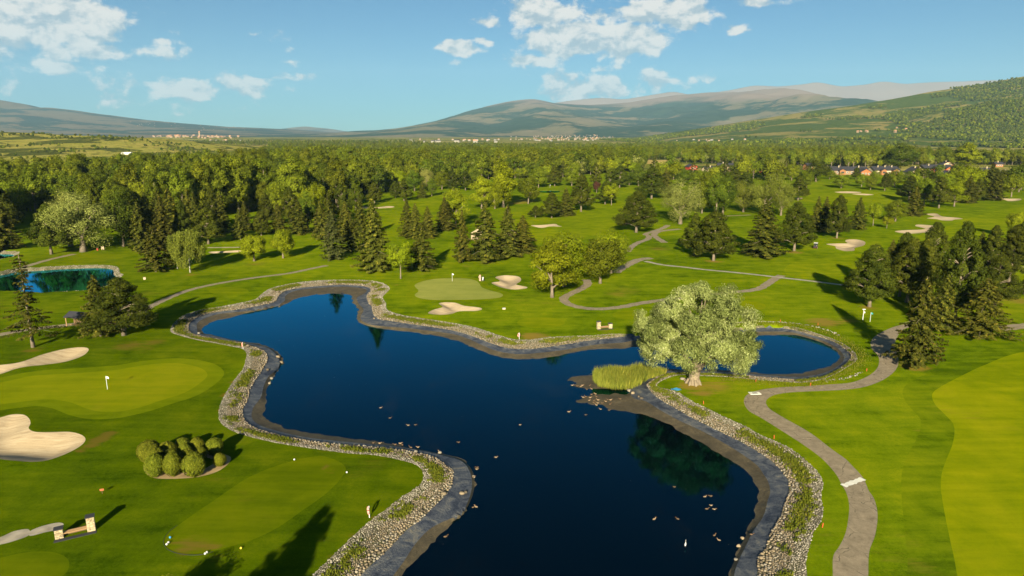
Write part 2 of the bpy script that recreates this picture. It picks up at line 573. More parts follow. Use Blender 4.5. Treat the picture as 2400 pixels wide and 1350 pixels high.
M['l_broad'] = leaf_mat('broadleaf_foliage', (0.0336, 0.0495, 0.0020), (0.1448, 0.1714, 0.0075), (0.2148, 0.2232, 0.0136), 0.13, 0.32)
M['l_lime'] = leaf_mat('lime_foliage', (0.0547, 0.0741, 0.0013), (0.1792, 0.2098, 0.0052), (0.2622, 0.2753, 0.0123))
M['l_deep'] = leaf_mat('deep_green_foliage', (0.0190, 0.0332, 0.0019), (0.0781, 0.1058, 0.0066), (0.1343, 0.1517, 0.0118), 0.13, 0.32)
M['l_poplar'] = leaf_mat('poplar_foliage', (0.0322, 0.0474, 0.0019), (0.1370, 0.1588, 0.0086), (0.2032, 0.2069, 0.0143), 0.13, 0.32)
M['l_willow'] = leaf_mat('silver_willow_foliage', (0.0600, 0.0800, 0.0144), (0.2754, 0.3078, 0.0972), (0.4752, 0.4806, 0.2484), 0.25, 0.12)
M['l_willow2'] = leaf_mat('pale_willow_foliage', (0.0751, 0.0875, 0.0135), (0.2572, 0.2679, 0.0612), (0.3807, 0.3749, 0.1098), 0.25, 0.15)
M['l_goldwillow'] = leaf_mat('golden_willow_foliage', (0.0543, 0.0658, 0.0057), (0.1797, 0.1940, 0.0284), (0.2759, 0.2801, 0.0627), 0.28, 0.12)
M['l_birch'] = leaf_mat('birch_foliage', (0.0595, 0.0808, 0.0085), (0.1318, 0.1513, 0.0187), (0.1955, 0.2040, 0.0340))
M['l_pine'] = leaf_mat('pine_needles', (0.0146, 0.0223, 0.0016), (0.0645, 0.0753, 0.0055), (0.1260, 0.1221, 0.0111), 0.15)
M['l_spruce'] = leaf_mat('spruce_needles', (0.0146, 0.0203, 0.0020), (0.0645, 0.0696, 0.0072), (0.1536, 0.1278, 0.0144), 0.12)
M['l_blue'] = leaf_mat('blue_spruce_needles', (0.0179, 0.0262, 0.0059), (0.0639, 0.0771, 0.0179), (0.1227, 0.1249, 0.0286), 0.12)
M['l_bush'] = leaf_mat('clipped_bush_foliage', (0.0600, 0.0760, 0.0048), (0.1520, 0.1640, 0.0112), (0.2320, 0.2240, 0.0240), 0.25, 0.1)
M['l_plum'] = leaf_mat('purple_plum_foliage', (0.035, 0.012, 0.010), (0.075, 0.028, 0.020), None, 0.2)
M['l_weed'] = leaf_mat('weed_leaves', (0.080, 0.105, 0.008), (0.180, 0.185, 0.018), (0.28, 0.24, 0.04), 0.35)
M['l_reed'] = leaf_mat('reed_blades', (0.150, 0.190, 0.0250), (0.330, 0.330, 0.0450), (0.620, 0.480, 0.0900), 0.35)
M['l_scrub'] = leaf_mat('hillside_tree_foliage', (0.0420, 0.0607, 0.0083), (0.0998, 0.1165, 0.0165), (0.1575, 0.1569, 0.0289), 0.2)
M['bark'] = plain('grey_bark', (0.17, 0.135, 0.095), 0.95, 0.4, 5.0)
M['bark_red'] = plain('pine_bark', (0.20, 0.135, 0.085), 0.95, 0.4, 5.0)
M['bark_pale'] = plain('pale_willow_bark', (0.19, 0.15, 0.10), 0.95, 0.45, 3.0)
M['bark_white'] = plain('white_birch_bark', (0.36, 0.34, 0.29), 0.9, 0.3, 4.0)

# hillsides and far valley: (woods dark, woods light, open land a, open land b), scale


def hill_mat(name, wood1, wood2, open1, open2, rock, rock_z, s, bias=0.0, rock_on=1.0):
    m, t = material(name)
    pos = t.n('ShaderNodeTexCoord').outputs['Object']
    sepz = t.n('ShaderNodeSeparateXYZ', Vector=pos)
    n1 = t.noise(pos, s, 6.0, 0.62, 0.6)
    n2 = t.noise(pos, s * 9, 4.0, 0.7)
    f = t.math('ADD', t.math('MULTIPLY', n1, 0.8), t.math('MULTIPLY', n2, 0.2))
    wood = t.ramp(n2, [(0.3, wood1), (0.7, wood2)])
    vor = t.n('ShaderNodeTexVoronoi', Vector=t.scalevec(pos, (1.0, 0.45, 0.0)), Scale=s * 7)
    fld = t.n('ShaderNodeSeparateColor', Color=vor.outputs[1]).outputs[0]
    opn = t.mix(t.math('ADD', t.math('MULTIPLY', fld, 0.6), t.math('MULTIPLY', n2, 0.4)), open1, open2)
    c = t.mix(t.smooth(f, 0.47 + bias, 0.53 + bias), wood, opn)
    zz = t.math('ADD', sepz.outputs[2], t.math('MULTIPLY', t.math('SUBTRACT', n1, 0.5), rock_z * 1.1))
    c = t.mix(t.math('MULTIPLY', t.smooth(zz, rock_z * 0.8, rock_z * 1.15), rock_on), c, rock)
    finish(t, c, 1.0, n2, 0.6, 20.0, 0.0)
    return m


M['hill_left'] = hill_mat('left_mountain_slope', (0.020, 0.042, 0.030), (0.04, 0.065, 0.040), (0.12, 0.105, 0.06), (0.17, 0.135, 0.08), (0.13, 0.11, 0.08), 1100, 0.0008)
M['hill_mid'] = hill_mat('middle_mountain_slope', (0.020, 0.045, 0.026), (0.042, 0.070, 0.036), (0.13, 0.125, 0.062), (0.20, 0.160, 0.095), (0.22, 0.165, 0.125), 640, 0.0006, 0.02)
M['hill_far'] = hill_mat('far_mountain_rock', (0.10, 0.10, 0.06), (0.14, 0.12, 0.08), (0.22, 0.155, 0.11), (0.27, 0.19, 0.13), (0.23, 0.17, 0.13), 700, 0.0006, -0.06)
M['hill_right'] = hill_mat('right_hill_slope', (0.050, 0.080, 0.014), (0.085, 0.115, 0.020), (0.175, 0.175, 0.034), (0.27, 0.205, 0.070), (0.2, 0.15, 0.06), 9000, 0.0032, 0.03, 0.0)
M['hill_low'] = hill_mat('low_hill_meadow', (0.055, 0.070, 0.012), (0.10, 0.105, 0.02), (0.225, 0.235, 0.026), (0.38, 0.31, 0.075), (0.2, 0.15, 0.06), 9000, 0.010, -0.02, 0.0)
M['valley'] = hill_mat('valley_floor', (0.050, 0.072, 0.012), (0.09, 0.11, 0.018), (0.165, 0.178, 0.022), (0.32, 0.26, 0.085), (0.2, 0.15, 0.06), 9000, 0.0030, -0.02, 0.0)
M['field_green'] = plain('green_field', (0.135, 0.148, 0.022), 1.0, 0.2, 0.05, 0.0)
M['field_gold'] = plain('golden_field', (0.36, 0.265, 0.09), 1.0, 0.2, 0.05, 0.0)
M['field_light'] = plain('light_field', (0.20, 0.195, 0.03), 1.0, 0.2, 0.05, 0.0)

# ------------------------------------------------------------------ traced ground plan (image points, turned into ground points below)
POND_A = [(690,1400),(732,1350),(772,1310),(812,1271),(842,1243),(870,1219),(905,1194),(940,1166),(970,1147),(989,1130),(991,1107),(977,1091),(952,1082),(905,1071),(870,1066),(812,1062),(753,1054),(704,1047),(643,1037),(573,1020),(543,1009),(517,990),(513,962),(520,939),(536,911),(552,887),(569,866),(576,843),(577,826),(566,817),(538,811),(503,804),(473,799),(427,788),(401,778),(403,764),(415,750),(438,736),(473,726),(520,718),(567,709),(597,702),(613,690),(632,677),(660,669),(707,661),(753,657),(812,656),(870,658),(898,664),(913,675),(910,682),(897,696),(904,710),(908,726),(937,737),(983,745),(1030,752),(1077,760),(1112,767),(1147,778),(1170,786),(1205,795),(1240,796),(1287,790),(1333,788),(1387,786),(1447,782),(1480,783),(1600,775),(1700,769),(1747,767),(1780,763),(1827,764),(1864,767),(1908,779),(1955,795),(1990,814),(2009,836),(2006,846),(1985,861),(1955,878),(1920,891),(1873,897),(1827,894),(1780,891),(1710,884),(1645,881),(1594,879),(1556,890),(1540,905),(1573,914),(1592,921),(1620,939),(1655,956),(1702,979),(1745,998),(1780,1018),(1824,1037),(1857,1054),(1899,1089),(1922,1114),(1929,1135),(1924,1159),(1929,1194),(1924,1222),(1908,1245),(1899,1275),(1889,1315),(1892,1350),(1900,1430),(1880,1540),(1760,1640),(1500,1700),(1000,1690),(700,1600),(650,1480)]
POND_B = [(805,1400),(844,1350),(870,1324),(917,1280),(952,1243),(987,1217),(1017,1187),(1043,1161),(1057,1140),(1062,1114),(1060,1101),(1045,1090),(1030,1078),(998,1066),(952,1057),(917,1051),(870,1047),(800,1042),(713,1031),(643,1017),(597,1003),(578,990),(570,974),(571,955),(580,939),(587,911),(606,880),(622,855),(627,838),(620,824),(597,813),(562,803),(527,798),(497,792),(457,784),(443,775),(442,764),(450,752),(473,739),(511,731),(567,724),(613,715),(642,708),(653,694),(667,683),(695,676),(753,670),(812,667.5),(862,673),(870,681),(861,691),(863,708),(871,719),(875,736),(890,748),(937,755.5),(983,762.5),(1053,773),(1100,785),(1147,803),(1193,816),(1235,818),(1287,813),(1333,806),(1363,800.5),(1410,795),(1473,788),(1540,786),(1640,782),(1720,776),(1747,772),(1780,768.5),(1827,769),(1862,774),(1897,784),(1943,797),(1978,816),(1994,833),(1990,844),(1967,864),(1932,882),(1873,889),(1803,885),(1733,879),(1663,875),(1593,873),(1552,878),(1527,893),(1516,902),(1522,914),(1531,923),(1543,933.5),(1585,958),(1632,984),(1678,1007),(1735,1035),(1775,1058),(1815,1086),(1838,1112),(1850,1135),(1847,1166),(1838,1184),(1829,1212),(1805,1254),(1794,1285),(1780,1303),(1775,1350),(1780,1430),(1760,1520),(1660,1600),(1460,1640),(1000,1630),(790,1560),(750,1480)]
POND_C = [(885,1400),(921,1350),(947,1315),(975,1273),(1010,1238),(1057,1215),(1078,1208),(1097,1175),(1106,1140),(1101,1105),(1080,1080),(1033,1066),(987,1056),(917,1045),(847,1039),(713,1024),(643,1008),(608,996),(591,981),(593,957),(611,932),(618,906),(629,883),(648,866),(656,850),(647,831),(629,816),(597,807.5),(550,799),(497,787),(467,782),(462,771),(463,757),(480,746),(513,736),(560,731),(613,725),(648,716),(667,705),(668,695),(680,686),(700,680),(753,674),(812,672),(858,678),(852,689),(837,697),(841,712),(852,726),(845,743),(849,752),(870,761),(917,766),(960,769.5),(1018,776.5),(1065,783.5),(1100,795),(1128,808),(1170,824),(1217,830),(1263,827),(1322,820),(1363,813),(1410,806),(1457,803),(1492,797),(1560,795),(1650,790),(1725,783),(1752,778.5),(1803,777),(1850,778),(1883,785),(1920,796),(1955,811),(1976,831),(1976,846),(1958,862),(1920,877),(1873,883),(1803,880),(1733,874),(1663,870),(1570,869),(1530,876),(1505,888),(1498,900),(1480,910),(1478,923),(1489,935),(1510,939),(1550,963),(1597,988),(1643,1009),(1700,1040),(1740,1065),(1775,1091),(1790,1112),(1800,1128),(1805,1152),(1799,1175),(1788,1212),(1765,1245),(1749,1278),(1733,1310),(1720,1350),(1725,1430),(1700,1500),(1610,1560),(1440,1590),(1030,1585),(860,1530),(830,1470)]
POND_D = [(905,1400),(940,1350),(963,1320),(998,1287),(1033,1250),(1061,1222),(1081,1209),(1102,1175),(1112,1140),(1107,1103),(1080,1076),(1033,1062),(963,1049),(893,1037),(807,1025),(713,1014),(667,1004),(634,990),(620,976),(620,955),(624,920),(631,897),(649,869),(660,850),(652,829),(629,813),(597,805),(550,797),(497,785),(480,781),(473,774),(480,764),(501,754),(543,743),(590,731),(637,720.5),(672,712),(690,702),(718,695),(753,690),(788,688),(816,691),(826,698),(829,710),(841,726),(836,743),(841,755),(867,765),(925,774),(983,781),(1030,789),(1077,801),(1112,815),(1147,829),(1193,841),(1240,842.5),(1287,838),(1333,829),(1363,823),(1410,818),(1457,816),(1503,812),(1560,808),(1650,800),(1730,790),(1752,788),(1803,785.5),(1862,785),(1897,793),(1943,809),(1966,829),(1966,841),(1943,857),(1897,870),(1827,878),(1757,873),(1687,867),(1593,866),(1540,866),(1480,868),(1420,873),(1387,879),(1345,884),(1329,896),(1345,904),(1375,910),(1410,911),(1457,910),(1474,915),(1472,927),(1433,922),(1398,926),(1363,931),(1343,936),(1375,945),(1410,953),(1457,963),(1492,967),(1527,977),(1562,993),(1597,1012),(1647,1042),(1693,1065),(1740,1096),(1770,1133),(1780,1166),(1773,1198),(1761,1233),(1745,1261),(1735,1289),(1719,1315),(1712,1350),(1715,1430),(1690,1490),(1600,1545),(1440,1575),(1040,1570),(890,1520),(855,1465)]
POND_L = [(-90,655),(0,646),(45,637),(76,636),(150,631),(239,629),(262,632),(268,646),(276,651),(262,662),(240,676),(209,684),(160,687),(106,690),(30,686),(-30,686),(-100,676)]
POND_S = [(-80,596),(0,596),(30,597),(33,601),(14,609),(-20,615),(-80,617)]
POND_M = [(1258,451),(1268,448),(1308,447.5),(1312,449.5),(1290,452.5)]

GREENS = [
 ('green', [(-300,905),(-80,905),(0,898),(76,883),(176,876),(277,867),(340,856),(403,851),(453,857),(479,868),(486,881),(466,901),(428,924),(378,941),(327,958),(277,968),(239,968),(202,959),(164,944),(113,937),(63,941),(0,949),(-120,965),(-300,960)], 2.6),
 ('pale_green', [(972,668),(988,660),(1018,654),(1053,652),(1088,652),(1112,656),(1123,663),(1130,673),(1151,681),(1175,688),(1179,692.5),(1170,698),(1135,701),(1065,702),(1007,701),(979,696),(972,690),(981,682)], 2.2)]
TEES = [[(810,1096),(786,1078),(751,1069),(701,1077),(600,1113),(491,1184),(416,1237),(390,1259),(384,1274),(393,1290),(416,1300),(453,1303),(491,1297),(567,1277),(600,1265),(650,1240),(713,1196),(764,1159),(799,1123)],
        [(-120,1330),(0,1310),(60,1298),(120,1297),(155,1310),(163,1330),(150,1352),(80,1385),(-60,1400)]]


def ell(cx, cy, rx, ry, n=14):
    return [(cx + rx * math.cos(2 * math.pi * i / n), cy + ry * math.sin(2 * math.pi * i / n)) for i in range(n)]


TEES += [ell(536, 682, 47, 9), ell(695, 647, 36, 6.5), ell(1268, 756, 56, 13), ell(1475, 738, 40, 11), ell(1765, 717, 30, 10), ell(215, 600, 70, 6)]
FAIRWAYS = [
 [(2700,800),(2400,826),(2307,856),(2248,883),(2204,906),(2188,918),(2185,932),(2195,951),(2218,974),(2234,993),(2237,1014),(2232,1042),(2218,1077),(2207,1110),(2205,1140),(2209,1174),(2226,1262),(2237,1312),(2244,1350),(2270,1450),(2760,1480)],
 [(1838,636),(1850,620),(1880,609),(1950,600),(2010,594),(2060,600),(2090,625),(2020,650),(1930,655),(1860,650)],
 [(1175,520),(1200,495),(1260,482),(1450,474),(1470,500),(1440,545),(1330,560),(1215,575),(1180,555)],
 [(2150,560),(2210,535),(2290,505),(2420,480),(2520,470),(2520,560),(2400,560),(2280,575)],
 [(1870,446),(1960,440),(2080,450),(2140,462),(2080,480),(1930,480),(1860,470)],
 [(800,520),(860,498),(940,490),(1030,470),(1040,480),(960,520),(900,560),(800,560)],
 [(90,632),(150,610),(260,592),(330,580),(335,592),(240,612),(110,634)],
 [(520,570),(560,540),(640,500),(660,510),(640,560),(720,590),(640,625),(540,600)],
]
BUNKERS = [
 [(-120,880),(-60,866),(0,859),(45,853),(101,834),(151,821.5),(191,817),(207,820),(205,829),(189,840),(151,852),(101,859),(63,863),(38,868),(15,876),(0,881),(-80,905)],
 [(-110,1040),(-70,1000),(0,981.5),(30,974),(55,975),(69,985),(72,997),(68,1008),(83,1017),(126,1018),(164,1018),(189,1024),(201,1034),(196,1046),(176,1060),(151,1072),(113,1085),(81,1088.5),(38,1086),(0,1082),(-80,1075)],
 [(1007,731),(1021,725),(1037,720.5),(1029,711),(1042,709),(1065,710),(1088,718),(1112,721),(1128,724),(1129,727.5),(1116,730.5),(1077,731),(1058,737),(1037,739),(1018,738),(1004,736)],
 [(1161,650.5),(1182,646),(1212,648),(1221,654),(1219,661),(1210,668),(1221,671),(1236.5,675),(1231,678),(1205,680),(1179,676),(1163,670),(1152.5,663),(1170,660.5),(1170,657)],
 [(1936,573),(1961,571.5),(1986,571),(1981,567),(1986,563),(2007,562.5),(2024,566),(2028,572),(2022,576.5),(2003,581),(2001.5,587),(1981,588),(1961,583),(1956,577)],
 [(2171,501.5),(2193,500),(2213,508),(2241,510),(2257,513),(2238,515),(2228,518),(2208,517),(2195,514),(2173,512),(2190,508)],
 [(2097,543),(2115,540.5),(2168,538),(2145,530.5),(2152.6,527.5),(2190,530.5),(2200,535.5),(2190,542),(2140,548),(2115,547)],
 [(1956,450),(1986,448.6),(2018,450.6),(2001.5,453.4),(1976,453)],
 [(1996.5,455.4),(2027,454),(2048,455.4),(2027,457.6)],
 [(1862,465.5),(1880,465),(1875,468.5)],
 [(2319,463),(2334,460.7),(2357,465),(2390,466),(2387,469.5),(2364,470),(2352,466.8),(2326,465.4)],
 [(1245,528),(1263,528),(1283,526.7),(1301,525),(1308,529),(1317,531.7),(1288,531.4),(1270.5,535),(1253,531.9)],
 [(838,486.4),(852,484.6),(882,486.4),(910,483.4),(924,485),(920,487.6),(890,489.4),(852,490)],
 [(490,589.5),(529,587.5),(549,586),(566,586),(564,589.7),(529,591.2),(494,592.7)],
 [(1442,424),(1456,423),(1457,427),(1443,428)],
]
PATH1 = [(1955,1450),(1952,1350),(1954,1300),(1966,1282),(1980,1254),(1987,1224),(1990,1181),(1982,1151),(1973,1136),(1959,1111),(1927,1075.5),(1891,1048),(1833,1010),(1780,977),(1757,964),(1746,950),(1744,936),(1752,924),(1780,914),(1827,908),(1897,904.5),(1943,901),(1992,897),(2031,883),(2055,864),(2060.5,846),(2057,832),(2044,818),(2041,802),(2050,789),(2077,774),(2102,765),(2140,758),(2145,764),(2119,772),(2102,792),(2097,812),(2104,835),(2106,850),(2097,869),(2069,890),(2027,906),(1980,913),(1887,917.5),(1850,919.7),(1815,925.5),(1796,938),(1801,955),(1827,973),(1897,1013),(1953,1055),(1982,1075.5),(2000,1094),(2012,1106),(2024,1121),(2037,1151),(2047,1165),(2056,1196),(2056,1224),(2050,1257),(2037.5,1292),(2035,1350),(2032,1450)]
# centre lines with real width in metres
PATHS = [
 ('asphalt', 2.3, [(1374,656),(1377,667),(1361,678),(1338,689),(1321,700),(1333,713),(1364,721),(1401,724),(1452,720),(1502,710.6),(1610,697),(1726,684.7),(1754,682),(1779,677),(1797,667),(1818,653),(1832,646)]),
 ('asphalt', 3.2, [(1440,640),(1474,620),(1502,609),(1527,606)]),
 ('asphalt', 2.4, [(1470,590),(1480,578),(1497,567),(1517,559.5),(1521,552),(1513,547.5),(1528,542),(1553,534),(1566,527)]),
 ('asphalt', 2.6, [(1558,567.5),(1538,554.4),(1533,548),(1548,540.5),(1594,535.5)]),
 ('asphalt', 1.9, [(176,761.5),(250,757),(320,737),(360,716),(403,696),(441,681),(479,671),(529,661),(600,650),(676,640.6),(726,630.5),(767,622.3)]),
 ('asphalt', 2.2, [(-40,795),(0,787),(60,776),(126,768),(176,761.5)]),
 ('asphalt', 2.2, [(60,626),(76,621),(113,610),(151,601),(175,596)]),
 ('concrete', 1.6, [(1512,613.5),(1553,622),(1603,627),(1653,633),(1704,638),(1800,648),(1838,652),(1888,657),(1976,668)]),
 ('concrete', 1.5, [(486,579.3),(566,578)]),
 ('asphalt', 2.0, [(1691,506.5),(1759,503)]),
 ('asphalt', 3.4, [(2420,765),(2380,768),(2340,772)]),
]
SLABS = [('concrete', [(-60,1290),(-60,1275),(0,1262),(33,1248),(66,1243),(67,1258),(33,1271),(0,1279.5)]),
         ('concrete', [(69,1249),(96,1237),(138,1228),(150,1232),(141,1242),(101,1252),(71,1259)])]
FIELDS = [('field_light', [(-100,364),(75,361),(155,367),(160,379),(0,386),(-100,388)]),
          ('field_green', [(165,356),(330,345),(560,350),(650,360),(640,392),(330,390),(180,372)]),
          ('field_gold', [(445,338.5),(620,342),(622,346),(448,343.5)]),
          ('field_gold', [(1519,375),(1592,375),(1592,384),(1516,384)]),
          ('field_green', [(1516,384.6),(1592,384.6),(1590,394),(1512,394)]),
          ('field_light', [(2147,356),(2260,354),(2340,352),(2420,352),(2420,366),(2250,368),(2150,364)]),
          ('field_gold', [(2170,350.5),(2260,349.5),(2280,352.5),(2180,354)])]
# worn, dry turf: (px, py, radius in metres, strength)
DRY = [(235,1035,1.8,1.0),(215,1050,1.3,.9),(190,1062,1.1,.8),(255,1022,1.5,.9),(300,812,5,.75),(360,803,4,.7),(340,820,4,.6),(250,815,3,.5),(40,838,3,.5),(130,812,2,.5),(60,1076,1.5,.5),
       (440,1288,1.6,.95),(480,1283,1.6,.95),(420,1280,1.2,.9),(500,1284,1.2,.8),(350,1290,1.2,.6),(510,1312,1.6,.7),(770,1095,.9,.95),(768,1108,.9,.9),(745,1077,1.2,.6),(660,1105,1.5,.5),
       (760,1055,2,.6),(530,925,1.4,.9),(545,895,1.2,.8),(518,960,1.0,.8),(940,1180,1.2,.6),(880,1215,1.2,.7),(820,1255,1.2,.7),(770,1300,1.2,.7),(1245,788,3.5,.9),(1270,787,2.5,.8),(1420,777,3,.6),(1520,756,3,.6),(1290,710,5,.6),(1400,667,3,.6),(1470,680,9,.55),(1450,690,6,.6),
       (1680,905,4,.7),(1640,920,3,.8),(1620,905,3,.9),(1720,895,3,.6),(1930,755,6,.75),(1990,752,4,.7),(2140,860,3,.9),(2165,858,2,.8),(2035,722,3.5,.8),(2290,792,2.5,.7),(2385,705,8,.7),
       (2090,1050,2,.5),(2150,1010,2,.5),(2130,970,2,.4),(2080,1180,1.5,.5),(1870,1245,1.0,.5),(600,618,7,.6),(680,622,6,.4),(450,643,3,.8),(430,652,5,.5),(880,636,3,.6),(1140,616,5,.7),(1090,624,4,.6),(1225,597,3,.5),(782,608,3,.8),(700,552,4,.7),(1290,515,5,.5),(1255,512,4,.6),(1230,470,14,.9),(1210,475,10,.8),
       (1626,600,4,.7),(1672,613,4,.9),(1788,604,4,.6),(1860,590,5,.8),(1961,559,5,.7),(2010,540,5,.7),(1540,583,9,.6),(1500,601,5,.5),(430,708,1.5,.9),(400,752,1.4,.7),(1930,545,6,.6),(2110,690,5,.5),(20,760,1.5,.6),(75,822,3,.7),(965,712,2,.6),(925,668,1.6,.7)]

Z_STONE, Z_LINER, Z_WATER = -0.5, -0.75, -1.1


def gpts(px, z=0.0):
    return np.array([G(x, y, z) for x, y in px])


def resample(P, kmin=0.6, kd=0.006, closed=True):
    """Catmull-Rom through P, re-sampled with a step that grows with distance"""
    P = np.asarray(P, float)
    n = len(P)
    out = []
    for i in range(n if closed else n - 1):
        if closed:
            p0, p1, p2, p3 = P[(i - 1) % n], P[i], P[(i + 1) % n], P[(i + 2) % n]
        else:
            p1, p2 = P[i], P[i + 1]
            p0 = P[i - 1] if i > 0 else 2 * p1 - p2
            p3 = P[i + 2] if i + 2 < n else 2 * p2 - p1
        L = np.linalg.norm(p2 - p1)
        d1, d0, d2 = max(L, 1e-6) ** .5, max(np.linalg.norm(p1 - p0), 1e-6) ** .5, max(np.linalg.norm(p3 - p2), 1e-6) ** .5
        m1 = d1 * ((p1 - p0) / d0 - (p2 - p0) / (d0 + d1) + (p2 - p1) / d1)
        m2 = d1 * ((p2 - p1) / d1 - (p3 - p1) / (d1 + d2) + (p3 - p2) / d2)
        step = max(kmin, kd * max(p1[1], 1))
        k = max(1, int(math.ceil(L / step)))
        t = np.arange(k)[:, None] / k
        h = (2 * t ** 3 - 3 * t ** 2 + 1) * p1 + (t ** 3 - 2 * t ** 2 + t) * m1 + (-2 * t ** 3 + 3 * t ** 2) * p2 + (t ** 3 - t ** 2) * m2
        out.append(h)
    if not closed:
        out.append(P[-1:])
    return np.vstack(out)


def inside(poly, X, Y):
    res = np.zeros(len(X), bool)
    x0, y0 = poly.min(0); x1, y1 = poly.max(0)
    idx = np.nonzero((X >= x0) & (X <= x1) & (Y >= y0) & (Y <= y1))[0]
    if not len(idx):
        return res
    px, py = poly[:, 0], poly[:, 1]
    qx, qy = np.roll(px, -1), np.roll(py, -1)
    for s in range(0, len(idx), 4000):
        k = idx[s:s + 4000]
        x, y = X[k][:, None], Y[k][:, None]
        c = (py > y) != (qy > y)
        with np.errstate(divide='ignore', invalid='ignore'):
            xi = (qx - px) * (y - py) / (qy - py) + px
        res[k] = (np.sum(c & (x < xi), axis=1) % 2) == 1
    return res


def dist(poly, X, Y, closed=True):
    a = poly
    b = np.roll(poly, -1, 0)
    if not closed:
        a, b = poly[:-1], poly[1:]
    ab = b - a
    l2 = np.maximum((ab ** 2).sum(1), 1e-9)
    out = np.empty(len(X))
    for s in range(0, len(X), 3000):
        x, y = X[s:s + 3000][:, None], Y[s:s + 3000][:, None]
        tt = np.clip(((x - a[:, 0]) * ab[:, 0] + (y - a[:, 1]) * ab[:, 1]) / l2, 0, 1)
        dx, dy = x - a[:, 0] - tt * ab[:, 0], y - a[:, 1] - tt * ab[:, 1]
        out[s:s + 3000] = np.sqrt((dx * dx + dy * dy).min(1))
    return out


def offset(P, d):
    """push a closed loop outwards by d"""
    area = 0.5 * np.sum(P[:, 0] * np.roll(P[:, 1], -1) - np.roll(P[:, 0], -1) * P[:, 1])
    tan = np.roll(P, -2, 0) - np.roll(P, 2, 0)
    tan /= np.maximum(np.linalg.norm(tan, axis=1, keepdims=True), 1e-9)
    nrm = np.stack([tan[:, 1], -tan[:, 0]], 1) * (1 if area > 0 else -1)
    return P + nrm * d


def ribbon(px, width):
    P = resample(gpts(px), 0.8, 0.006, closed=False)
    tan = np.gradient(P, axis=0)
    tan /= np.maximum(np.linalg.norm(tan, axis=1, keepdims=True), 1e-9)
    nrm = np.stack([-tan[:, 1], tan[:, 0]], 1)
    wob = 1 + 0.10 * np.sin(np.arange(len(P)) * 1.7) + RNG.normal(0, .04, len(P))
    return np.vstack([P + nrm * (width / 2 * wob)[:, None], (P - nrm * (width / 2 * wob)[:, None])[::-1]])


cA, cB = resample(gpts(POND_A, 0.0)), resample(gpts(POND_B, Z_STONE))
cC, cD = resample(gpts(POND_C, Z_LINER)), resample(gpts(POND_D, Z_WATER))
cL = resample(gpts(POND_L, -0.8)); cLo = offset(cL, 1.5)
cS = resample(gpts(POND_S, -0.8)); cSo = offset(cS, 1.6)
cMo = resample(gpts(POND_M, -0.3)); cMoo = offset(cMo, 3.0)

# zones: (key, object name, material, loop); later entries win
ZONES = []
for mt, pl in FIELDS:
    ZONES.append(('field', mt, gpts(pl)))
for pl in FAIRWAYS[:1]:
    P = resample(gpts(pl), 0.9)
    ZONES.append(('first_cut', 'first_cut', offset(P, 4.0)))
for i, pl in enumerate(FAIRWAYS):
    ZONES.append(('fairway', 'fairway' if i == 0 else 'fairway_far', resample(gpts(pl), 0.9)))
for pl in TEES:
    ZONES.append(('tee', 'tee', resample(gpts(pl), 0.6)))
for mt, pl, cw in GREENS:
    P = resample(gpts(pl), 0.6)
    ZONES.append(('green_collar', 'collar', offset(P, cw)))
    ZONES.append(('putting_green', mt, P))
for mt, wd, pl in PATHS:
    ZONES.append(('path' if mt == 'asphalt' else 'drain_channel', mt, ribbon(pl, wd)))
ZONES.append(('cart_path', 'asphalt', resample(gpts(PATH1), 0.5)))
for mt, pl in SLABS:
    ZONES.append(('path_slab', mt, resample(gpts(pl), 0.4)))
NB0 = len(ZONES)
for pl in BUNKERS:
    ZONES.append(('bunker', 'sand', resample(gpts(pl), 0.5)))
NB1 = len(ZONES)
ZONES += [('pond_bank', 'stone_bed', cA), ('pond_liner', 'liner', cB), ('mud_shore', 'mud', cC), ('pond_bottom', 'mud', cD),
          ('pond_bank', 'stone_bed', cLo), ('pond_bottom', 'mud', cL), ('pond_bank', 'stone_bed', cSo), ('pond_bottom', 'mud', cS),
          ('pond_bank', 'bank_grass', cMoo), ('pond_bottom', 'mud', cMo)]
ZA, ZB, ZC, ZD = NB1, NB1 + 1, NB1 + 2, NB1 + 3

# free points, denser near the camera and on the banks
pts = []


def grid(y0, y1, s, fx=0.86, jit=0.35):
    for yy in np.arange(y0, y1, s):
        hw = fx * yy + 30
        xx = np.arange(-hw, hw, s)
        pts.append(np.stack([xx + RNG.uniform(-jit, jit, len(xx)) * s, yy + RNG.uniform(-jit, jit, len(xx)) * s], 1))


grid(20, 150, 1.5); grid(150, 270, 2.8); grid(270, 620, 7); grid(620, 1600, 28); grid(1600, 5000, 150); grid(5000, 26000, 900)
for cx, cy in ((-6000, 20), (6000, 20), (-6000, -3000), (6000, -3000), (-26000, 5000), (26000, 5000), (-26000, 27000), (26000, 27000), (0, 27000), (0, -3000)):
    pts.append(np.array([[cx, cy]], float))
bb0, bb1 = cA.min(0), cA.max(0)
bx, by = np.meshgrid(np.arange(bb0[0], bb1[0], 0.55), np.arange(bb0[1], bb1[1], 0.55))
bx, by = bx.ravel() + RNG.uniform(-.2, .2, bx.size), by.ravel() + RNG.uniform(-.2, .2, by.size)
k = inside(cA, bx, by) & ~inside(offset(cD, -2.0), bx, by)
pts.append(np.stack([bx[k], by[k]], 1))
for zi in range(NB0, NB1):
    P = ZONES[zi][2]
    s = max(0.7, 0.005 * P[:, 1].mean())
    gx, gy = np.meshgrid(np.arange(P[:, 0].min() - 2, P[:, 0].max() + 2, s), np.arange(P[:, 1].min() - 2, P[:, 1].max() + 2, s))
    pts.append(np.stack([gx.ravel(), gy.ravel()], 1))
free = np.vstack(pts)
allv, edges, base = [free], [], len(free)
for (_, _, P) in ZONES:
    n = len(P)
    allv.append(P)
    edges += [(base + i, base + (i + 1) % n) for i in range(n)]
    base += n
allv = np.vstack(allv)
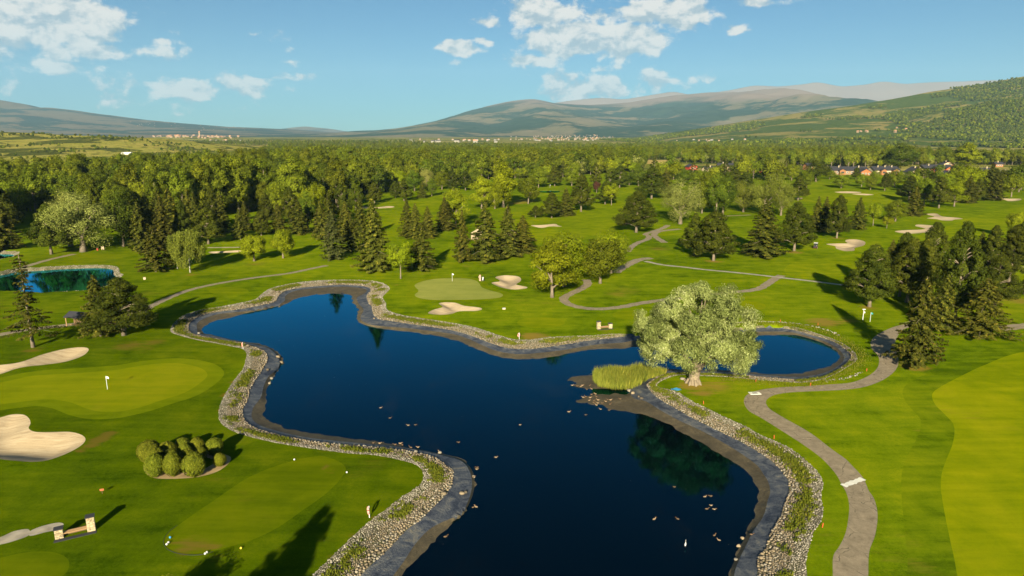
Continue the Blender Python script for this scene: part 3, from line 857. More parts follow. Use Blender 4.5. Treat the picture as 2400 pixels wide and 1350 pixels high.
cdt = geometry.delaunay_2d_cdt([Vector(p) for p in allv], edges, [], 0, 1e-4, False)
VX = np.array([(v.x, v.y) for v in cdt[0]])
TF = np.array(cdt[2], dtype=np.int64)
cen = VX[TF].mean(1)
zone = np.full(len(TF), -1)
zin_v = {}
for zi, (_, _, P) in enumerate(ZONES):
    zone[inside(P, cen[:, 0], cen[:, 1])] = zi


def undulate(x, y):
    a = 0.13 * np.sin(x / 17 + 1.3) * np.cos(y / 23) + 0.10 * np.sin((x + y) / 31 + .4) + 0.05 * np.sin(x / 7.1 - y / 9.3)
    b = (fbm(x / 60 + 40, y / 60 + 9, 3) - 0.5) * 1.6 * sstep(150, 420, y)
    return a + b


def ground_z(X, Y):
    z = undulate(X, Y)
    near = (X > bb0[0] - 15) & (X < bb1[0] + 15) & (Y > bb0[1] - 15) & (Y < bb1[1] + 15)
    i = np.nonzero(near)[0]
    x, y = X[i], Y[i]
    dA = dist(cA, x, y)
    iA, iB, iC, iD = (inside(c, x, y) for c in (cA, cB, cC, cD))
    z[i] *= np.where(iA, 0, sstep(0, 10, dA))
    k = np.nonzero(iA | iB | iC | iD)[0]
    x, y = x[k], y[k]
    a, b, c, d = dA[k], dist(cB, x, y), dist(cC, x, y), dist(cD, x, y)
    nz = fbm(x / 1.7, y / 1.7, 3) - 0.5
    zs = Z_STONE * np.clip(a / (a + b + 1e-6), 0, 1) ** 0.9
    zl = Z_STONE + (Z_LINER - Z_STONE) * (b / (b + c + 1e-6)) ** 0.6 + 0.05 * nz
    zm = Z_LINER + (Z_WATER - Z_LINER) * (c / (c + d + 1e-6)) ** 0.8 + 0.16 * nz * sstep(0, 0.5, c)
    zw = Z_WATER - np.minimum(0.10 * d, 1.2) + 0.16 * nz * (1 - sstep(0, 5, d))
    zz = np.where(iD[k], zw, np.where(iC[k], zm, np.where(iB[k], zl, zs)))
    z[i[k]] = zz
    for (ci, co, lev, w_) in ((cL, cLo, -0.8, 1.5), (cS, cSo, -0.8, 1.6), (cMo, cMoo, -0.3, 3.0)):
        ii = np.nonzero(inside(co, X, Y))[0]
        if len(ii):
            q = dist(co, X[ii], Y[ii])
            inn = inside(ci, X[ii], Y[ii])
            z[ii] = np.where(inn, lev - 0.05 - np.minimum(dist(ci, X[ii], Y[ii]) * .2, .8), lev * np.clip(q / w_, 0, 1))
    for zi in range(NB0, NB1):
        P = ZONES[zi][2]
        big = np.sqrt(np.prod(P.max(0) - P.min(0)))
        dep = np.clip(big * 0.065, 0.3, 0.95)
        nb = np.nonzero((X > P[:, 0].min() - 3) & (X < P[:, 0].max() + 3) & (Y > P[:, 1].min() - 3) & (Y < P[:, 1].max() + 3))[0]
        if not len(nb):
            continue
        q = dist(P, X[nb], Y[nb])
        inn = inside(P, X[nb], Y[nb])
        z[nb] += np.where(inn, 0.14 * (1 - sstep(0, 0.7, q)) - dep * sstep(0, big * 0.22, q), 0.14 * (1 - sstep(0, 3.0, q)))
    return z


VZ = ground_z(VX[:, 0], VX[:, 1])
V3 = np.column_stack([VX, VZ])
dry = np.zeros(len(VX))
for (px, py, r, s) in DRY:
    gx, gy = G(px, py)
    dd = np.hypot(VX[:, 0] - gx, (VX[:, 1] - gy))
    dry = np.maximum(dry, s * np.exp(-(dd / r) ** 2))
dark_turf = np.zeros(len(VX))                # darker turf tone round the left green and tee
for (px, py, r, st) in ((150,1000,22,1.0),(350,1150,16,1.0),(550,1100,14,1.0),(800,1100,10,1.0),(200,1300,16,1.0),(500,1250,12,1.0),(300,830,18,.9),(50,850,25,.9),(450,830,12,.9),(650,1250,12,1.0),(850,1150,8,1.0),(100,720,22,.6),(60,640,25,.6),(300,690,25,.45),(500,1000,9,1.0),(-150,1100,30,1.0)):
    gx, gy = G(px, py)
    dark_turf = np.maximum(dark_turf, st * (1 - sstep(.7, 1.7, np.hypot(VX[:, 0] - gx, (VX[:, 1] - gy) * .8) / r)))
BVHS = [BVHTree.FromPolygons([tuple(v) for v in V3], [tuple(f) for f in TF.tolist()])]


def sub_object(name, faces, mt, parent=None):
    used, inv = np.unique(TF[faces], return_inverse=True)
    me = new_mesh(name, V3[used], inv.reshape(-1, 3), [mt], True, dict(dry=dry[used], dark_turf=dark_turf[used] * (.30 if 'green' in name else .80 if name == 'tee' else 1.0)))
    return link(name, me, parent)


far_cut = cen[:, 1] > 760
ROUGH = sub_object('ground', np.nonzero((zone == -1) & ~far_cut)[0], M['rough'])
VALLEY = sub_object('valley_ground', np.nonzero((zone == -1) & far_cut)[0], M['valley'])
tag(ROUGH, kind='structure'); tag(VALLEY, kind='structure')
ZOBJ = {}
for zi, (nm, mt, P) in enumerate(ZONES):
    fi = np.nonzero(zone == zi)[0]
    if len(fi):
        ZOBJ[zi] = tag(sub_object(nm, fi, M[mt]), kind='structure')


def water_sheet(loop, z, name='pond_water'):
    P = [Vector((p[0], p[1])) for p in loop]
    n = len(P)
    r = geometry.delaunay_2d_cdt(P, [(i, (i + 1) % n) for i in range(n)], [], 1, 1e-4, False)
    me = new_mesh(name, [(v.x, v.y, z) for v in r[0]], [list(f) for f in r[2]], [M['water']], False)
    return tag(link(name, me), kind='structure')


water_sheet(offset(cC, -0.15), Z_WATER)
water_sheet(offset(cL, 0.6), -0.8)
water_sheet(offset(cS, 0.6), -0.8)
water_sheet(offset(cMo, 0.8), -0.3)

# ------------------------------------------------------------------ mountains and hills


def ridge(name, crest, D, base, mt, nx, ny, amp, sc, seed, zbase=-2.0, back=0.25):
    """crest: image points of the skyline, standing D metres away; the slope falls towards the viewer down to `base`"""
    cx = np.array([p[0] for p in crest], float)
    cyy = np.array([p[1] for p in crest], float)
    xs = np.linspace(cx[0], cx[-1], nx)
    ys = np.interp(xs, cx, cyy)
    ker = np.hanning(9); ker /= ker.sum()
    ys = np.convolve(np.pad(ys, 4, mode='edge'), ker, 'valid')
    zc = np.array([zat(y, D) for y in ys])
    xw = (xs - CX) / FPX * D / (CP + 0.0)
    v = np.concatenate([np.linspace(0, 1, ny), 1 + np.linspace(0, 1, 8)[1:]])
    X, Vv = np.meshgrid(xw, v)
    Zc = np.broadcast_to(zc, X.shape)
    Y = np.where(Vv <= 1, base + (D - base) * Vv, D + (Vv - 1) * back * D)
    prof = np.where(Vv <= 1, Vv ** 1.25, 1 - (Vv - 1) ** 1.5)
    env = np.where(Vv <= 1, np.sin(np.pi * np.clip(Vv, 0, 1)) ** 0.8, 0.3)
    nz = fbm(X / sc + seed, Y / (sc * 1.7) + seed * 2.1, 6, 0.52) - 0.5
    rid = 0.5 - np.abs(fbm(X / (sc * .8) + seed * 3, Y / (sc * 2.6) + 7 * seed, 5, .5) - 0.5) * 2
    H = np.maximum(Zc - zbase, 0)
    Z = zbase + H * prof + H * amp * env * (nz * 1.2 + rid * 0.7) + np.where(np.abs(Vv - 1) < .03, 0, 0)
    Z += H * 0.012 * (fbm(X / (sc * .12), Y / (sc * .12), 3) - 0.5)
    V = np.column_stack([X.ravel(), Y.ravel(), Z.ravel()])
    m_, n_ = X.shape
    i = np.arange(m_ * n_).reshape(m_, n_)
    F = np.column_stack([i[:-1, :-1].ravel(), i[:-1, 1:].ravel(), i[1:, 1:].ravel(), i[1:, :-1].ravel()])
    o = link(name, new_mesh(name, V, F, [mt], True))
    tag(o, kind='structure')
    BVHS.append(BVHTree.FromPolygons([tuple(p) for p in V], [tuple(f) for f in F.tolist()]))
    return o, V, F


ridge('mountain', [(-900,205),(-500,170),(-200,190),(0,223),(80,240),(130,252),(180,252),(240,262),(330,275),(400,283),(480,290),(560,297),(620,299),(700,303),(800,311),(900,318)], 13000, 6200, M['hill_left'], 280, 80, 0.40, 1800, 3.0)
ridge('mountain', [(640,308),(700,300),(740,296),(765,299),(790,301),(830,308),(900,313)], 20000, 17500, M['hill_left'], 60, 14, 0.1, 2000, 9.0, back=.1)
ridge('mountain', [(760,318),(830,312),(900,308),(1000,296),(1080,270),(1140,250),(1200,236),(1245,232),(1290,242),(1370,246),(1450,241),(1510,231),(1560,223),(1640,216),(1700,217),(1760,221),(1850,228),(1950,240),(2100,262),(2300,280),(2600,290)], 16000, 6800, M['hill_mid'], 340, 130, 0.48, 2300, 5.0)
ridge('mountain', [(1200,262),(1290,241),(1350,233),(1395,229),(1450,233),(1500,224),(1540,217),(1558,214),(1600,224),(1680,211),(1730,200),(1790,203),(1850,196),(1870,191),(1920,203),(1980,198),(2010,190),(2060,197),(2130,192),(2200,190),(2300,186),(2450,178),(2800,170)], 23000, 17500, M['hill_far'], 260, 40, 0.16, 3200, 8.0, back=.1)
HILL4, H4V, H4F = ridge('hill', [(1380,340),(1450,331),(1550,313),(1650,296),(1750,279),(1850,262),(1950,248),(2050,230),(2120,215),(2200,202),(2280,188),(2330,177),(2400,172),(2600,165),(3000,160)], 4600, 1900, M['hill_right'], 240, 90, 0.22, 700, 2.0)
HILL5, H5V, H5F = ridge('hill', [(1950,336),(2050,305),(2150,265),(2250,241),(2330,226),(2400,215),(2550,200),(2900,190)], 3300, 2100, M['hill_right'], 120, 50, 0.2, 500, 12.0)
HILL6, H6V, H6F = ridge('hill', [(-700,296),(-300,300),(0,307),(60,309),(120,311),(180,316),(250,318),(330,321),(400,325),(470,333),(560,345),(620,353)], 1700, 1000, M['hill_low'], 150, 60, 0.28, 220, 6.0)
ridge('hill', [(250,332),(330,326),(390,322),(450,320),(520,321),(570,324),(640,330),(700,335)], 4700, 4100, M['hill_low'], 60, 20, 0.10, 500, 4.0)


def cast(px, py):
    """point of the terrain seen at an image position"""
    d = Vector(ray(px, py)).normalized()
    best = None
    for b in BVHS:
        h = b.ray_cast(Vector((0, 0, CAMZ)), d)
        if h[0] is not None and (best is None or h[3] < best[1]):
            best = (h[0], h[3])
    return best[0] if best else Vector((*G(px, max(py, 330)), 0))


def drop(x, y):
    zz = None
    for b in BVHS:
        h = b.ray_cast(Vector((x, y, 5000)), Vector((0, 0, -1)))
        if h[0] is not None and (zz is None or h[0].z > zz):
            zz = h[0].z
    return 0.0 if zz is None else zz

# ------------------------------------------------------------------ trees: leaf clouds on tapered trunks


def unit(a):
    return a / np.maximum(np.linalg.norm(a, axis=-1, keepdims=True), 1e-9)


def leaf_arrays(P, Nn, A, L, Wd, tint):
    """diamond leaves: centre P, normal Nn, long axis hint A"""
    Nn = unit(Nn)
    A = unit(A - Nn * np.sum(A * Nn, 1, keepdims=True))
    B = np.cross(Nn, A)
    L = np.asarray(L).reshape(-1, 1); Wd = np.asarray(Wd).reshape(-1, 1)
    V = np.stack([P - A * L * .5, P + B * Wd * .5, P + A * L * .5, P - B * Wd * .5], 1).reshape(-1, 3)
    return V, np.repeat(tint, 4)


def cloud_mesh(name, parts, mt):
    V = np.vstack([p[0] for p in parts])
    T = np.concatenate([p[1] for p in parts])
    F = np.arange(len(V)).reshape(-1, 4)
    return new_mesh(name, V, F, [mt], False, dict(tint=np.clip(T, 0, 1)))


def sph(r, n):
    v = r.normal(size=(n, 3))
    return unit(v)


def clump_leaves(r, C, rad, n, ls, asp, ctr, sq=0.8, outward=0.55, droop=0.0, tint0=0.5, fill=0.55):
    d = sph(r, n)
    rr = rad * (fill + (1 - fill) * r.random(n) ** 0.5)
    P = C + d * rr[:, None] * np.array((1, 1, sq))
    out = unit(P - ctr)
    Nn = unit(out * outward * 1.25 + d * 0.65 + sph(r, n) * 0.58)
    A = sph(r, n) + np.array((0, 0, -droop)) + out * 0.4
    L = ls * r.uniform(0.7, 1.35, n)
    T = np.clip(tint0 + r.normal(0, 0.17, n), 0, 1)
    return leaf_arrays(P, Nn, A, L, L * asp, T)


def trunk_mesh(name, mt, H, r0, top, limbs, lean=0.03, n=9, seed=0, flare=1.35):
    r = random.Random(seed)
    b = MB()
    k = 7
    pts = [(0, 0, -0.25)]
    for i in range(1, k + 1):
        z = top * i / k
        pts.append((lean * H * math.sin(2.2 * i / k + seed) * i / k, lean * H * math.cos(1.7 * i / k + seed * 2) * i / k * .8, z))
    rads = [r0 * flare] + [r0 * (1 - 0.78 * (i / k) ** 0.9) for i in range(1, k + 1)]
    b.tube(pts, rads, n)
    for (z0, tip, rr) in limbs:
        i = min(int(z0 / top * k), k - 1)
        p = Vector(pts[i + 1])
        p.z = z0
        tip = Vector(tip)
        mid = p.lerp(tip, 0.5) + Vector((0, 0, (tip - p).length * 0.10))
        b.tube([p, p.lerp(mid, .5), mid, tip], [rr, rr * .85, rr * .62, rr * .25], 6, False)
    return b.mesh(name, mt, True)


def broadleaf(seed, H, W, cb, nc, nl, ls, leaf, bark, asp=0.6, shape=1.0, clump=0.22, droop=0.0, r0=None, lobes=0.0, sq=0.8, fill=0.55, tr_top=0.72):
    """lumpy crown of leaf clumps; shape<1 = wider below, >1 = wider above"""
    r = np.random.default_rng(seed)
    ctr = np.array((0, 0, cb + (H - cb) * 0.5))
    rad = np.array((W / 2, W / 2, (H - cb) / 2))
    parts, cens = [], []
    d = sph(r, nc)
    for i in range(nc):
        q = (0.52 + 0.36 * r.random()) if i % 5 else 0.35 * r.random()
        p = d[i] * q
        wz = (1 - shape * 0.0) * (1 + 0.35 * (1 - shape) * -p[2])
        p = p * np.array((wz, wz, 1.0))
        if lobes:
            p[:2] *= 1 + lobes * math.sin(3 * math.atan2(p[1], p[0]) + seed)
        C = ctr + p * rad
        cens.append(C)
        cr = clump * W * r.uniform(0.65, 1.15)
        parts.append(clump_leaves(r, C, cr, int(nl / nc * (cr / (clump * W)) ** 2), ls, asp, ctr, sq, 0.55, droop, r.uniform(.3, .68), fill))
    r0 = r0 or W * 0.045
    limbs = []
    for C in cens[:nc:max(1, nc // 9)]:
        z0 = cb + (C[2] - cb) * 0.35
        limbs.append((max(z0, cb * .7), C, r0 * 0.45))
    tm = trunk_mesh('trunk', bark, H, r0, cb + (H - cb) * tr_top, limbs, 0.03, 9, seed)
    return tm, cloud_mesh('crown', parts, leaf), H, W


def spruce(seed, H, W, cb, leaf, bark, dens=26, ls=0.55, droop=0.28, gap=0.0, prof=0.85, step=0.5, sparse_mid=None):
    r = np.random.default_rng(seed)
    P, Nn, A, T = [], [], [], []
    z = cb
    az0 = 0.0
    limbs = []
    while z < H - 0.15:
        t = (z - cb) / (H - cb)
        R = W / 2 * 1.16 * (1 - t) ** prof * (0.72 + 0.28 * min(1, t / 0.12 + .35)) + 0.12
        if sparse_mid and sparse_mid[0] < t < sparse_mid[1]:
            R *= sparse_mid[2]
        nb = int(r.integers(5, 8)) if t < .85 else 4
        az0 += 1.1
        lay = r.uniform(0.82, 1.14)
        for k in range(nb):
            if r.random() < gap:
                continue
            a = az0 + 2 * math.pi * k / nb + r.normal(0, 0.22)
            Lb = R * lay * r.uniform(0.68, 1.16)
            dr = np.array((math.cos(a), math.sin(a), 0.0))
            sd = np.array((-dr[1], dr[0], 0.0))
            n = max(5, int(Lb * dens))
            s = r.random(n) ** 0.62
            lat = r.uniform(-1, 1, n) * 0.30 * Lb * (1.12 - s) + r.normal(0, 0.10, n)
            zz = z + Lb * (-droop * s + 0.20 * droop * s ** 3 * 2) - r.random(n) * 0.22
            p = dr * (s * Lb)[:, None] + sd * lat[:, None]
            p[:, 2] = zz
            P.append(p)
            Nn.append(unit(np.array((0, 0, .85)) + dr * 0.95 + r.normal(0, .42, (n, 3))))
            A.append(dr + sd * np.sign(lat)[:, None] * 0.9 + np.array((0, 0, -.25)))
            T.append(np.clip(0.25 + 0.45 * s + r.normal(0, .18, n), 0, 1))  # tint rises towards branch ends, painting sunlit edges into the needles
            if k == 0 and Lb > 1.2 and len(limbs) < 26:
                limbs.append((z, (dr[0] * Lb * .8, dr[1] * Lb * .8, z - droop * Lb * .6), 0.045))
        z += step * r.uniform(0.8, 1.2) * (1.0 if t < .7 else .8)
    P, Nn, A, T = np.vstack(P), np.vstack(Nn), np.vstack(A), np.concatenate(T)
    L = ls * r.uniform(.65, 1.3, len(P))
    tm = trunk_mesh('trunk', bark, H, max(0.16, H * 0.017), H * 0.97, limbs, 0.004, 8, seed)
    return tm, cloud_mesh('crown', [leaf_arrays(P, Nn, A, L, L * .50, T)], leaf), H, W


def pine(seed, H, W, cb, leaf, bark, nc=80, nl=12000, ls=0.42, top=0.75, prof=0.62, asp=0.44, bare=6):
    r = np.random.default_rng(seed)
    parts, limbs = [], []
    g = 2.399963
    for i in range(nc):
        t = (i + r.random()) / nc
        t = t ** 1.15
        R = W / 2 * 1.06 * ((1 - t) ** prof) * (0.72 + 0.28 * min(1, t / .18))
        a = i * g + r.normal(0, .3)
        q = r.uniform(.62, 1.0) if i % 4 else r.uniform(.1, .5)
        zc = cb + (H - cb) * (t * .96 + .02)
        C = np.array((math.cos(a) * R * q, math.sin(a) * R * q, zc))
        cr = W * r.uniform(.085, .150) * (1 - .45 * t)
        n = int(nl / nc * (cr / (W * .115)) ** 1.6)
        ctr = np.array((0, 0, zc - W * .12))
        parts.append(clump_leaves(r, C, cr, n, ls, asp, ctr, .62, .5, -.35, r.uniform(.25, .6), .35))
        if i % 3 == 0:
            limbs.append((max(zc - R * .30, cb * .7), C, 0.05 + W * .006))
    for k in range(bare):
        a = r.uniform(0, 6.28)
        zc = cb * r.uniform(.65, 1.1)
        limbs.append((zc, (math.cos(a) * W * .2, math.sin(a) * W * .2, zc + .5), 0.04))
    tm = trunk_mesh('trunk', bark, H, max(.2, W * .030), H * .93, limbs, .014, 9, seed)
    return tm, cloud_mesh('crown', parts, leaf), H, W


def birch(seed, H, W, cb, leaf, bark):
    r = np.random.default_rng(seed)
    parts, limbs = [], []
    for i in range(60):
        t = r.random() ** .8
        a = r.uniform(0, 6.28)
        R = W / 2 * (math.sin(math.pi * (0.12 + .80 * t)) ** .7) * r.uniform(.45, .95)
        zc = cb + (H - cb) * (0.10 + t * .86)
        C = np.array((math.cos(a) * R, math.sin(a) * R, zc))
        n = 330
        s = r.random(n)
        P = C + sph(r, n) * W * .085
        P[:, 2] -= s * W * .26
        Nn = unit(np.array((math.cos(a), math.sin(a), .5)) * .6 + sph(r, n) * .8)
        L = .30 * r.uniform(.7, 1.3, n)
        parts.append(leaf_arrays(P, Nn, np.array((0, 0, -1.0)) + sph(r, n) * .5, L, L * .55, np.clip(.5 + r.normal(0, .2, n), 0, 1)))
        if i % 3 == 0:
            limbs.append((max(cb * .8, zc - R * 1.1), C, .028))
    tm = trunk_mesh('trunk', bark, H, .15, H * .80, limbs, .02, 8, seed)
    return tm, cloud_mesh('crown', parts, leaf), H, W


def hero_willow(seed, H, W):
    """big silver willow: short fat trunk, forked limbs, brush-like sprays gathered in separate lobes"""
    r = np.random.default_rng(seed)
    parts = []
    ctr = np.array((0, 0, H * .40))
    lobes = [((.6, 0, H * .86), 2.7), ((-2.2, .5, H * .82), 2.5), ((2.8, -.5, H * .80), 2.5)]
    for k in range(6):
        a = k * 1.047 + .3
        lobes.append(((math.cos(a) * W * .24, math.sin(a) * W * .24, H * r.uniform(.68, .80)), r.uniform(2.3, 3.0)))
    for k in range(9):
        a = k * .698 + .1
        lobes.append(((math.cos(a) * W * r.uniform(.36, .41), math.sin(a) * W * .38, H * r.uniform(.44, .60)), r.uniform(2.1, 2.9)))
    for k in range(13):
        a = k * .4833 + .45
        front = math.cos(a + math.pi / 2) > .55            # leave the trunk free towards the viewer
        lobes.append(((math.cos(a) * W * r.uniform(.33, .39), math.sin(a) * W * (.30 if front else .36), H * (r.uniform(.40, .46) if front else r.uniform(.27, .37))), r.uniform(2.1, 2.7)))
    for k in range(9):
        a = k * 2.4
        lobes.append(((math.cos(a) * W * .20, math.sin(a) * W * .18, H * r.uniform(.36, .66)), 2.5))
    spots = []
    for (lc, lr) in lobes:
        lc = np.array(lc)
        out = unit((lc - ctr)[None])[0]
        lt = r.uniform(.26, .66)
        for q in range(12):
            d = sph(r, 1)[0]
            d = unit((d + out * .35 + np.array((0, 0, .25)))[None])[0]
            C = lc + d * lr * r.uniform(.55, .95)
            if C[2] < H * .15:
                continue
            spots.append((C, d))
            n = 240
            e_ = sph(r, n)
            P = C + e_ * (lr * .42 * r.random(n) ** .45)[:, None] * np.array((1, 1, .9))
            P[:, 2] -= max(0, -d[2] + .2) * r.random(n) ** 2 * .7
            Nn = unit(d * .75 + e_ * .5 + sph(r, n) * .6)
            A = d * .7 + sph(r, n) * .5 + np.array((0, 0, .15 if d[2] > 0 else -.2))
            L = .38 * r.uniform(.6, 1.35, n)
            parts.append(leaf_arrays(P, Nn, A, L, L * .30, np.clip(lt + r.normal(0, .20, n), 0, 1)))
    b = MB()
    b.tube([(0, 0, -.3), (0, 0, .15), (.05, 0, .9), (.1, 0, 2.0), (.2, .05, 3.0)], [1.2, 1.0, .88, .92, 1.1], 14)
    for j in range(7):                                          # root flares
        a = j * .9 + .3
        b.tube([(math.cos(a) * .75, math.sin(a) * .75, .75), (math.cos(a) * 1.15, math.sin(a) * 1.15, .18), (math.cos(a) * 1.45, math.sin(a) * 1.45, -.25)], [.30, .24, .10], 7)
    forks = [(-4.5, 1.0, 7.5), (4.8, -.8, 7.2), (1.0, 3.8, 9.5), (-1.5, -3.6, 8.5), (0.8, .6, 12.5), (6.2, 2.5, 5.6), (-6.4, -1.8, 5.4), (2.8, -4.6, 6.0)]
    for fx, fy, fz in forks:
        p0, p1 = Vector((fx * .06 + .1, fy * .06, 2.3)), Vector((fx, fy, fz))
        md = p0.lerp(p1, .5) + Vector((0, 0, .8))
        b.tube([p0, p0.lerp(md, .5), md, p1], [.62, .50, .36, .16], 8)
        for C, ph in spots[::11]:
            if (Vector(C) - p1).length < 4.5:
                b.tube([md, md.lerp(Vector(C), .5), Vector(C)], [.16, .11, .04], 5, False)
    return b.mesh('trunk', M['bark_pale'], True), cloud_mesh('crown', parts, M['l_willow']), H, W * 1.03


def clipped_bush(seed, W, H):
    r = np.random.default_rng(seed)
    n = 4200
    d = sph(r, n)
    d[:, 2] = np.abs(d[:, 2]) * np.where(r.random(n) < .72, 1, -1)
    k = 1 + .05 * np.sin(5 * np.arctan2(d[:, 1], d[:, 0]) + seed) + r.normal(0, .025, n)
    P = d * k[:, None] * np.array((W / 2, W / 2, H / 2)) * (1 + .10 * (1 - np.abs(d[:, 2:3])))
    P[:, 2] += H * .52
    Nn = unit(d * .9 + sph(r, n) * .6)
    L = .17 * r.uniform(.7, 1.3, n)
    lv = leaf_arrays(P, Nn, sph(r, n), L, L * .75, np.clip(.5 + r.normal(0, .2, n), 0, 1))
    # dense inner body so that the light does not pass through
    b = MB()
    b.ball((0, 0, H * .52), 1, 14, 9, (W * .455, W * .455, H * .46))
    body = new_mesh('inner_leaves', b.v, b.f, [M['l_bush']], True, dict(tint=np.full(len(b.v), .15)))
    return body, cloud_mesh('leaves', [lv], M['l_bush']), H, W


PROTO = {}


def proto(kind, name, cat, builds):
    PROTO[kind] = (name, cat, builds)


proto('hero', 'willow_tree', 'tree', [hero_willow(5, 16.3, 20.4)])
proto('willow', 'willow_tree', 'tree', [broadleaf(21, 17, 18, 0.8, 40, 20000, .46, M['l_willow2'], M['bark'], .36, 1.0, .17, .2, .75, .08, .85, .4),
                                        broadleaf(22, 16, 15, 1.0, 36, 17000, .46, M['l_willow2'], M['bark'], .36, 1.0, .17, .3, .6, .10, .9, .4)])
proto('goldwillow', 'willow_tree', 'tree', [broadleaf(25, 15, 15, .6, 44, 18000, .42, M['l_goldwillow'], M['bark'], .4, 1.0, .16, .3, .5, .06, .9, .45)])
proto('lime', 'broadleaf_tree', 'tree', [broadleaf(31, 15, 14, 0.8, 80, 15000, .40, M['l_lime'], M['bark'], .66, .9, .13, 0, .42, .05),
                                         broadleaf(32, 14, 12, 0.9, 70, 12000, .40, M['l_lime'], M['bark'], .66, .7, .14, 0, .38, .06)])
proto('broad', 'broadleaf_tree', 'tree', [broadleaf(41, 14, 12, 1.0, 75, 12500, .40, M['l_broad'], M['bark'], .66, .8, .135, 0, .36, .07),
                                          broadleaf(42, 13, 11.5, 0.9, 66, 11500, .40, M['l_broad'], M['bark'], .66, 1.1, .14, 0, .34, .06)])
proto('deep', 'broadleaf_tree', 'tree', [broadleaf(51, 15, 12, 0.8, 75, 13000, .40, M['l_deep'], M['bark'], .66, .9, .135, 0, .36, .06)])
proto('young', 'broadleaf_tree', 'tree', [broadleaf(61, 9, 6.4, 1.8, 44, 7000, .32, M['l_lime'], M['bark'], .6, .6, .16, 0, .16, .05, .9, .4)])
proto('oval', 'oval_tree', 'tree', [broadleaf(65, 7.6, 6.0, .8, 90, 17000, .28, M['l_lime'], M['bark'], .6, .7, .15, 0, .24, .02, .9)])
proto('poplar', 'poplar_tree', 'tree', [broadleaf(71, 26, 9.5, 1.0, 95, 12000, .55, M['l_poplar'], M['bark'], .7, .8, .135, 0, .40, .05, 1.25),
                                        broadleaf(72, 25, 11, 1.0, 90, 12000, .55, M['l_poplar'], M['bark'], .7, .9, .135, 0, .42, .06, 1.2)])
proto('goldpoplar', 'poplar_tree', 'tree', [broadleaf(75, 24, 10, .8, 90, 12500, .50, M['l_lime'], M['bark'], .7, .7, .14, 0, .40, .05, 1.2)])
proto('plum', 'plum_tree', 'tree', [broadleaf(77, 7, 6.5, 1.4, 36, 4500, .34, M['l_plum'], M['bark'], .6, 1.0, .16, 0, .2, .05)])
proto('birch', 'birch_tree', 'tree', [birch(81, 13, 8.5, 2.5, M['l_birch'], M['bark_white'])])
proto('pine', 'pine_tree', 'tree', [pine(91, 13.5, 11.5, 2.4, M['l_pine'], M['bark'], 95, 20000), pine(92, 14, 10, 2.8, M['l_pine'], M['bark'], 85, 18000, prof=.75), pine(93, 12, 11, 2.0, M['l_pine'], M['bark'], 90, 19000, prof=.55)])
proto('bigpine', 'pine_tree', 'tree', [pine(95, 14, 11.5, 2.6, M['l_pine'], M['bark'], 130, 28000, .36)])
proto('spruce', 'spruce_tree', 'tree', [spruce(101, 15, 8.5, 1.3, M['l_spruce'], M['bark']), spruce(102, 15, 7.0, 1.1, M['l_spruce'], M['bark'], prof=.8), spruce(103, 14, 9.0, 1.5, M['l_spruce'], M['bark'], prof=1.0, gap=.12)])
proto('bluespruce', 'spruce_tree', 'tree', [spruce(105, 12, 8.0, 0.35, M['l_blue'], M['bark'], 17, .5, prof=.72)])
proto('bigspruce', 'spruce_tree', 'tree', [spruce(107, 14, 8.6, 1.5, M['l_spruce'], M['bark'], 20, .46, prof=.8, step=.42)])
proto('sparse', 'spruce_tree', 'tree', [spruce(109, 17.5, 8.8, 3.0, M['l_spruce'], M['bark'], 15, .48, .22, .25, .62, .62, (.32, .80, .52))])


def scaled_tree(kind, x, y, z, H, W, rz, label, group=None, var=None, lean=0.0):
    name, cat, builds = PROTO[kind]
    tm, cm, H0, W0 = builds[(var if var is not None else random.randrange(len(builds))) % len(builds)]
    s = (W / W0, W / W0, H / H0)
    root = empty(name, (x, y, z), rz, s)
    root.rotation_euler = (lean * math.cos(rz), lean * math.sin(rz), rz)
    tag(root, label, cat, group)
    link('trunk', tm, root)
    link('crown', cm, root)
    return root


def px_tree(kind, bx, by, ty, wpx, label, group=None, var=None, rz=None):
    p = cast(bx, by)
    H = zat(ty, p.y) - p.z
    W = px2m(wpx, p.y, H * .4) * {'spruce': 1.14, 'pine': 1.14, 'bigpine': 1.08, 'lime': 1.04, 'broad': 1.04}.get(kind, 1.0)
    return scaled_tree(kind, p.x, p.y, p.z, H, W, random.uniform(0, 6.28) if rz is None else rz, label, group, var)


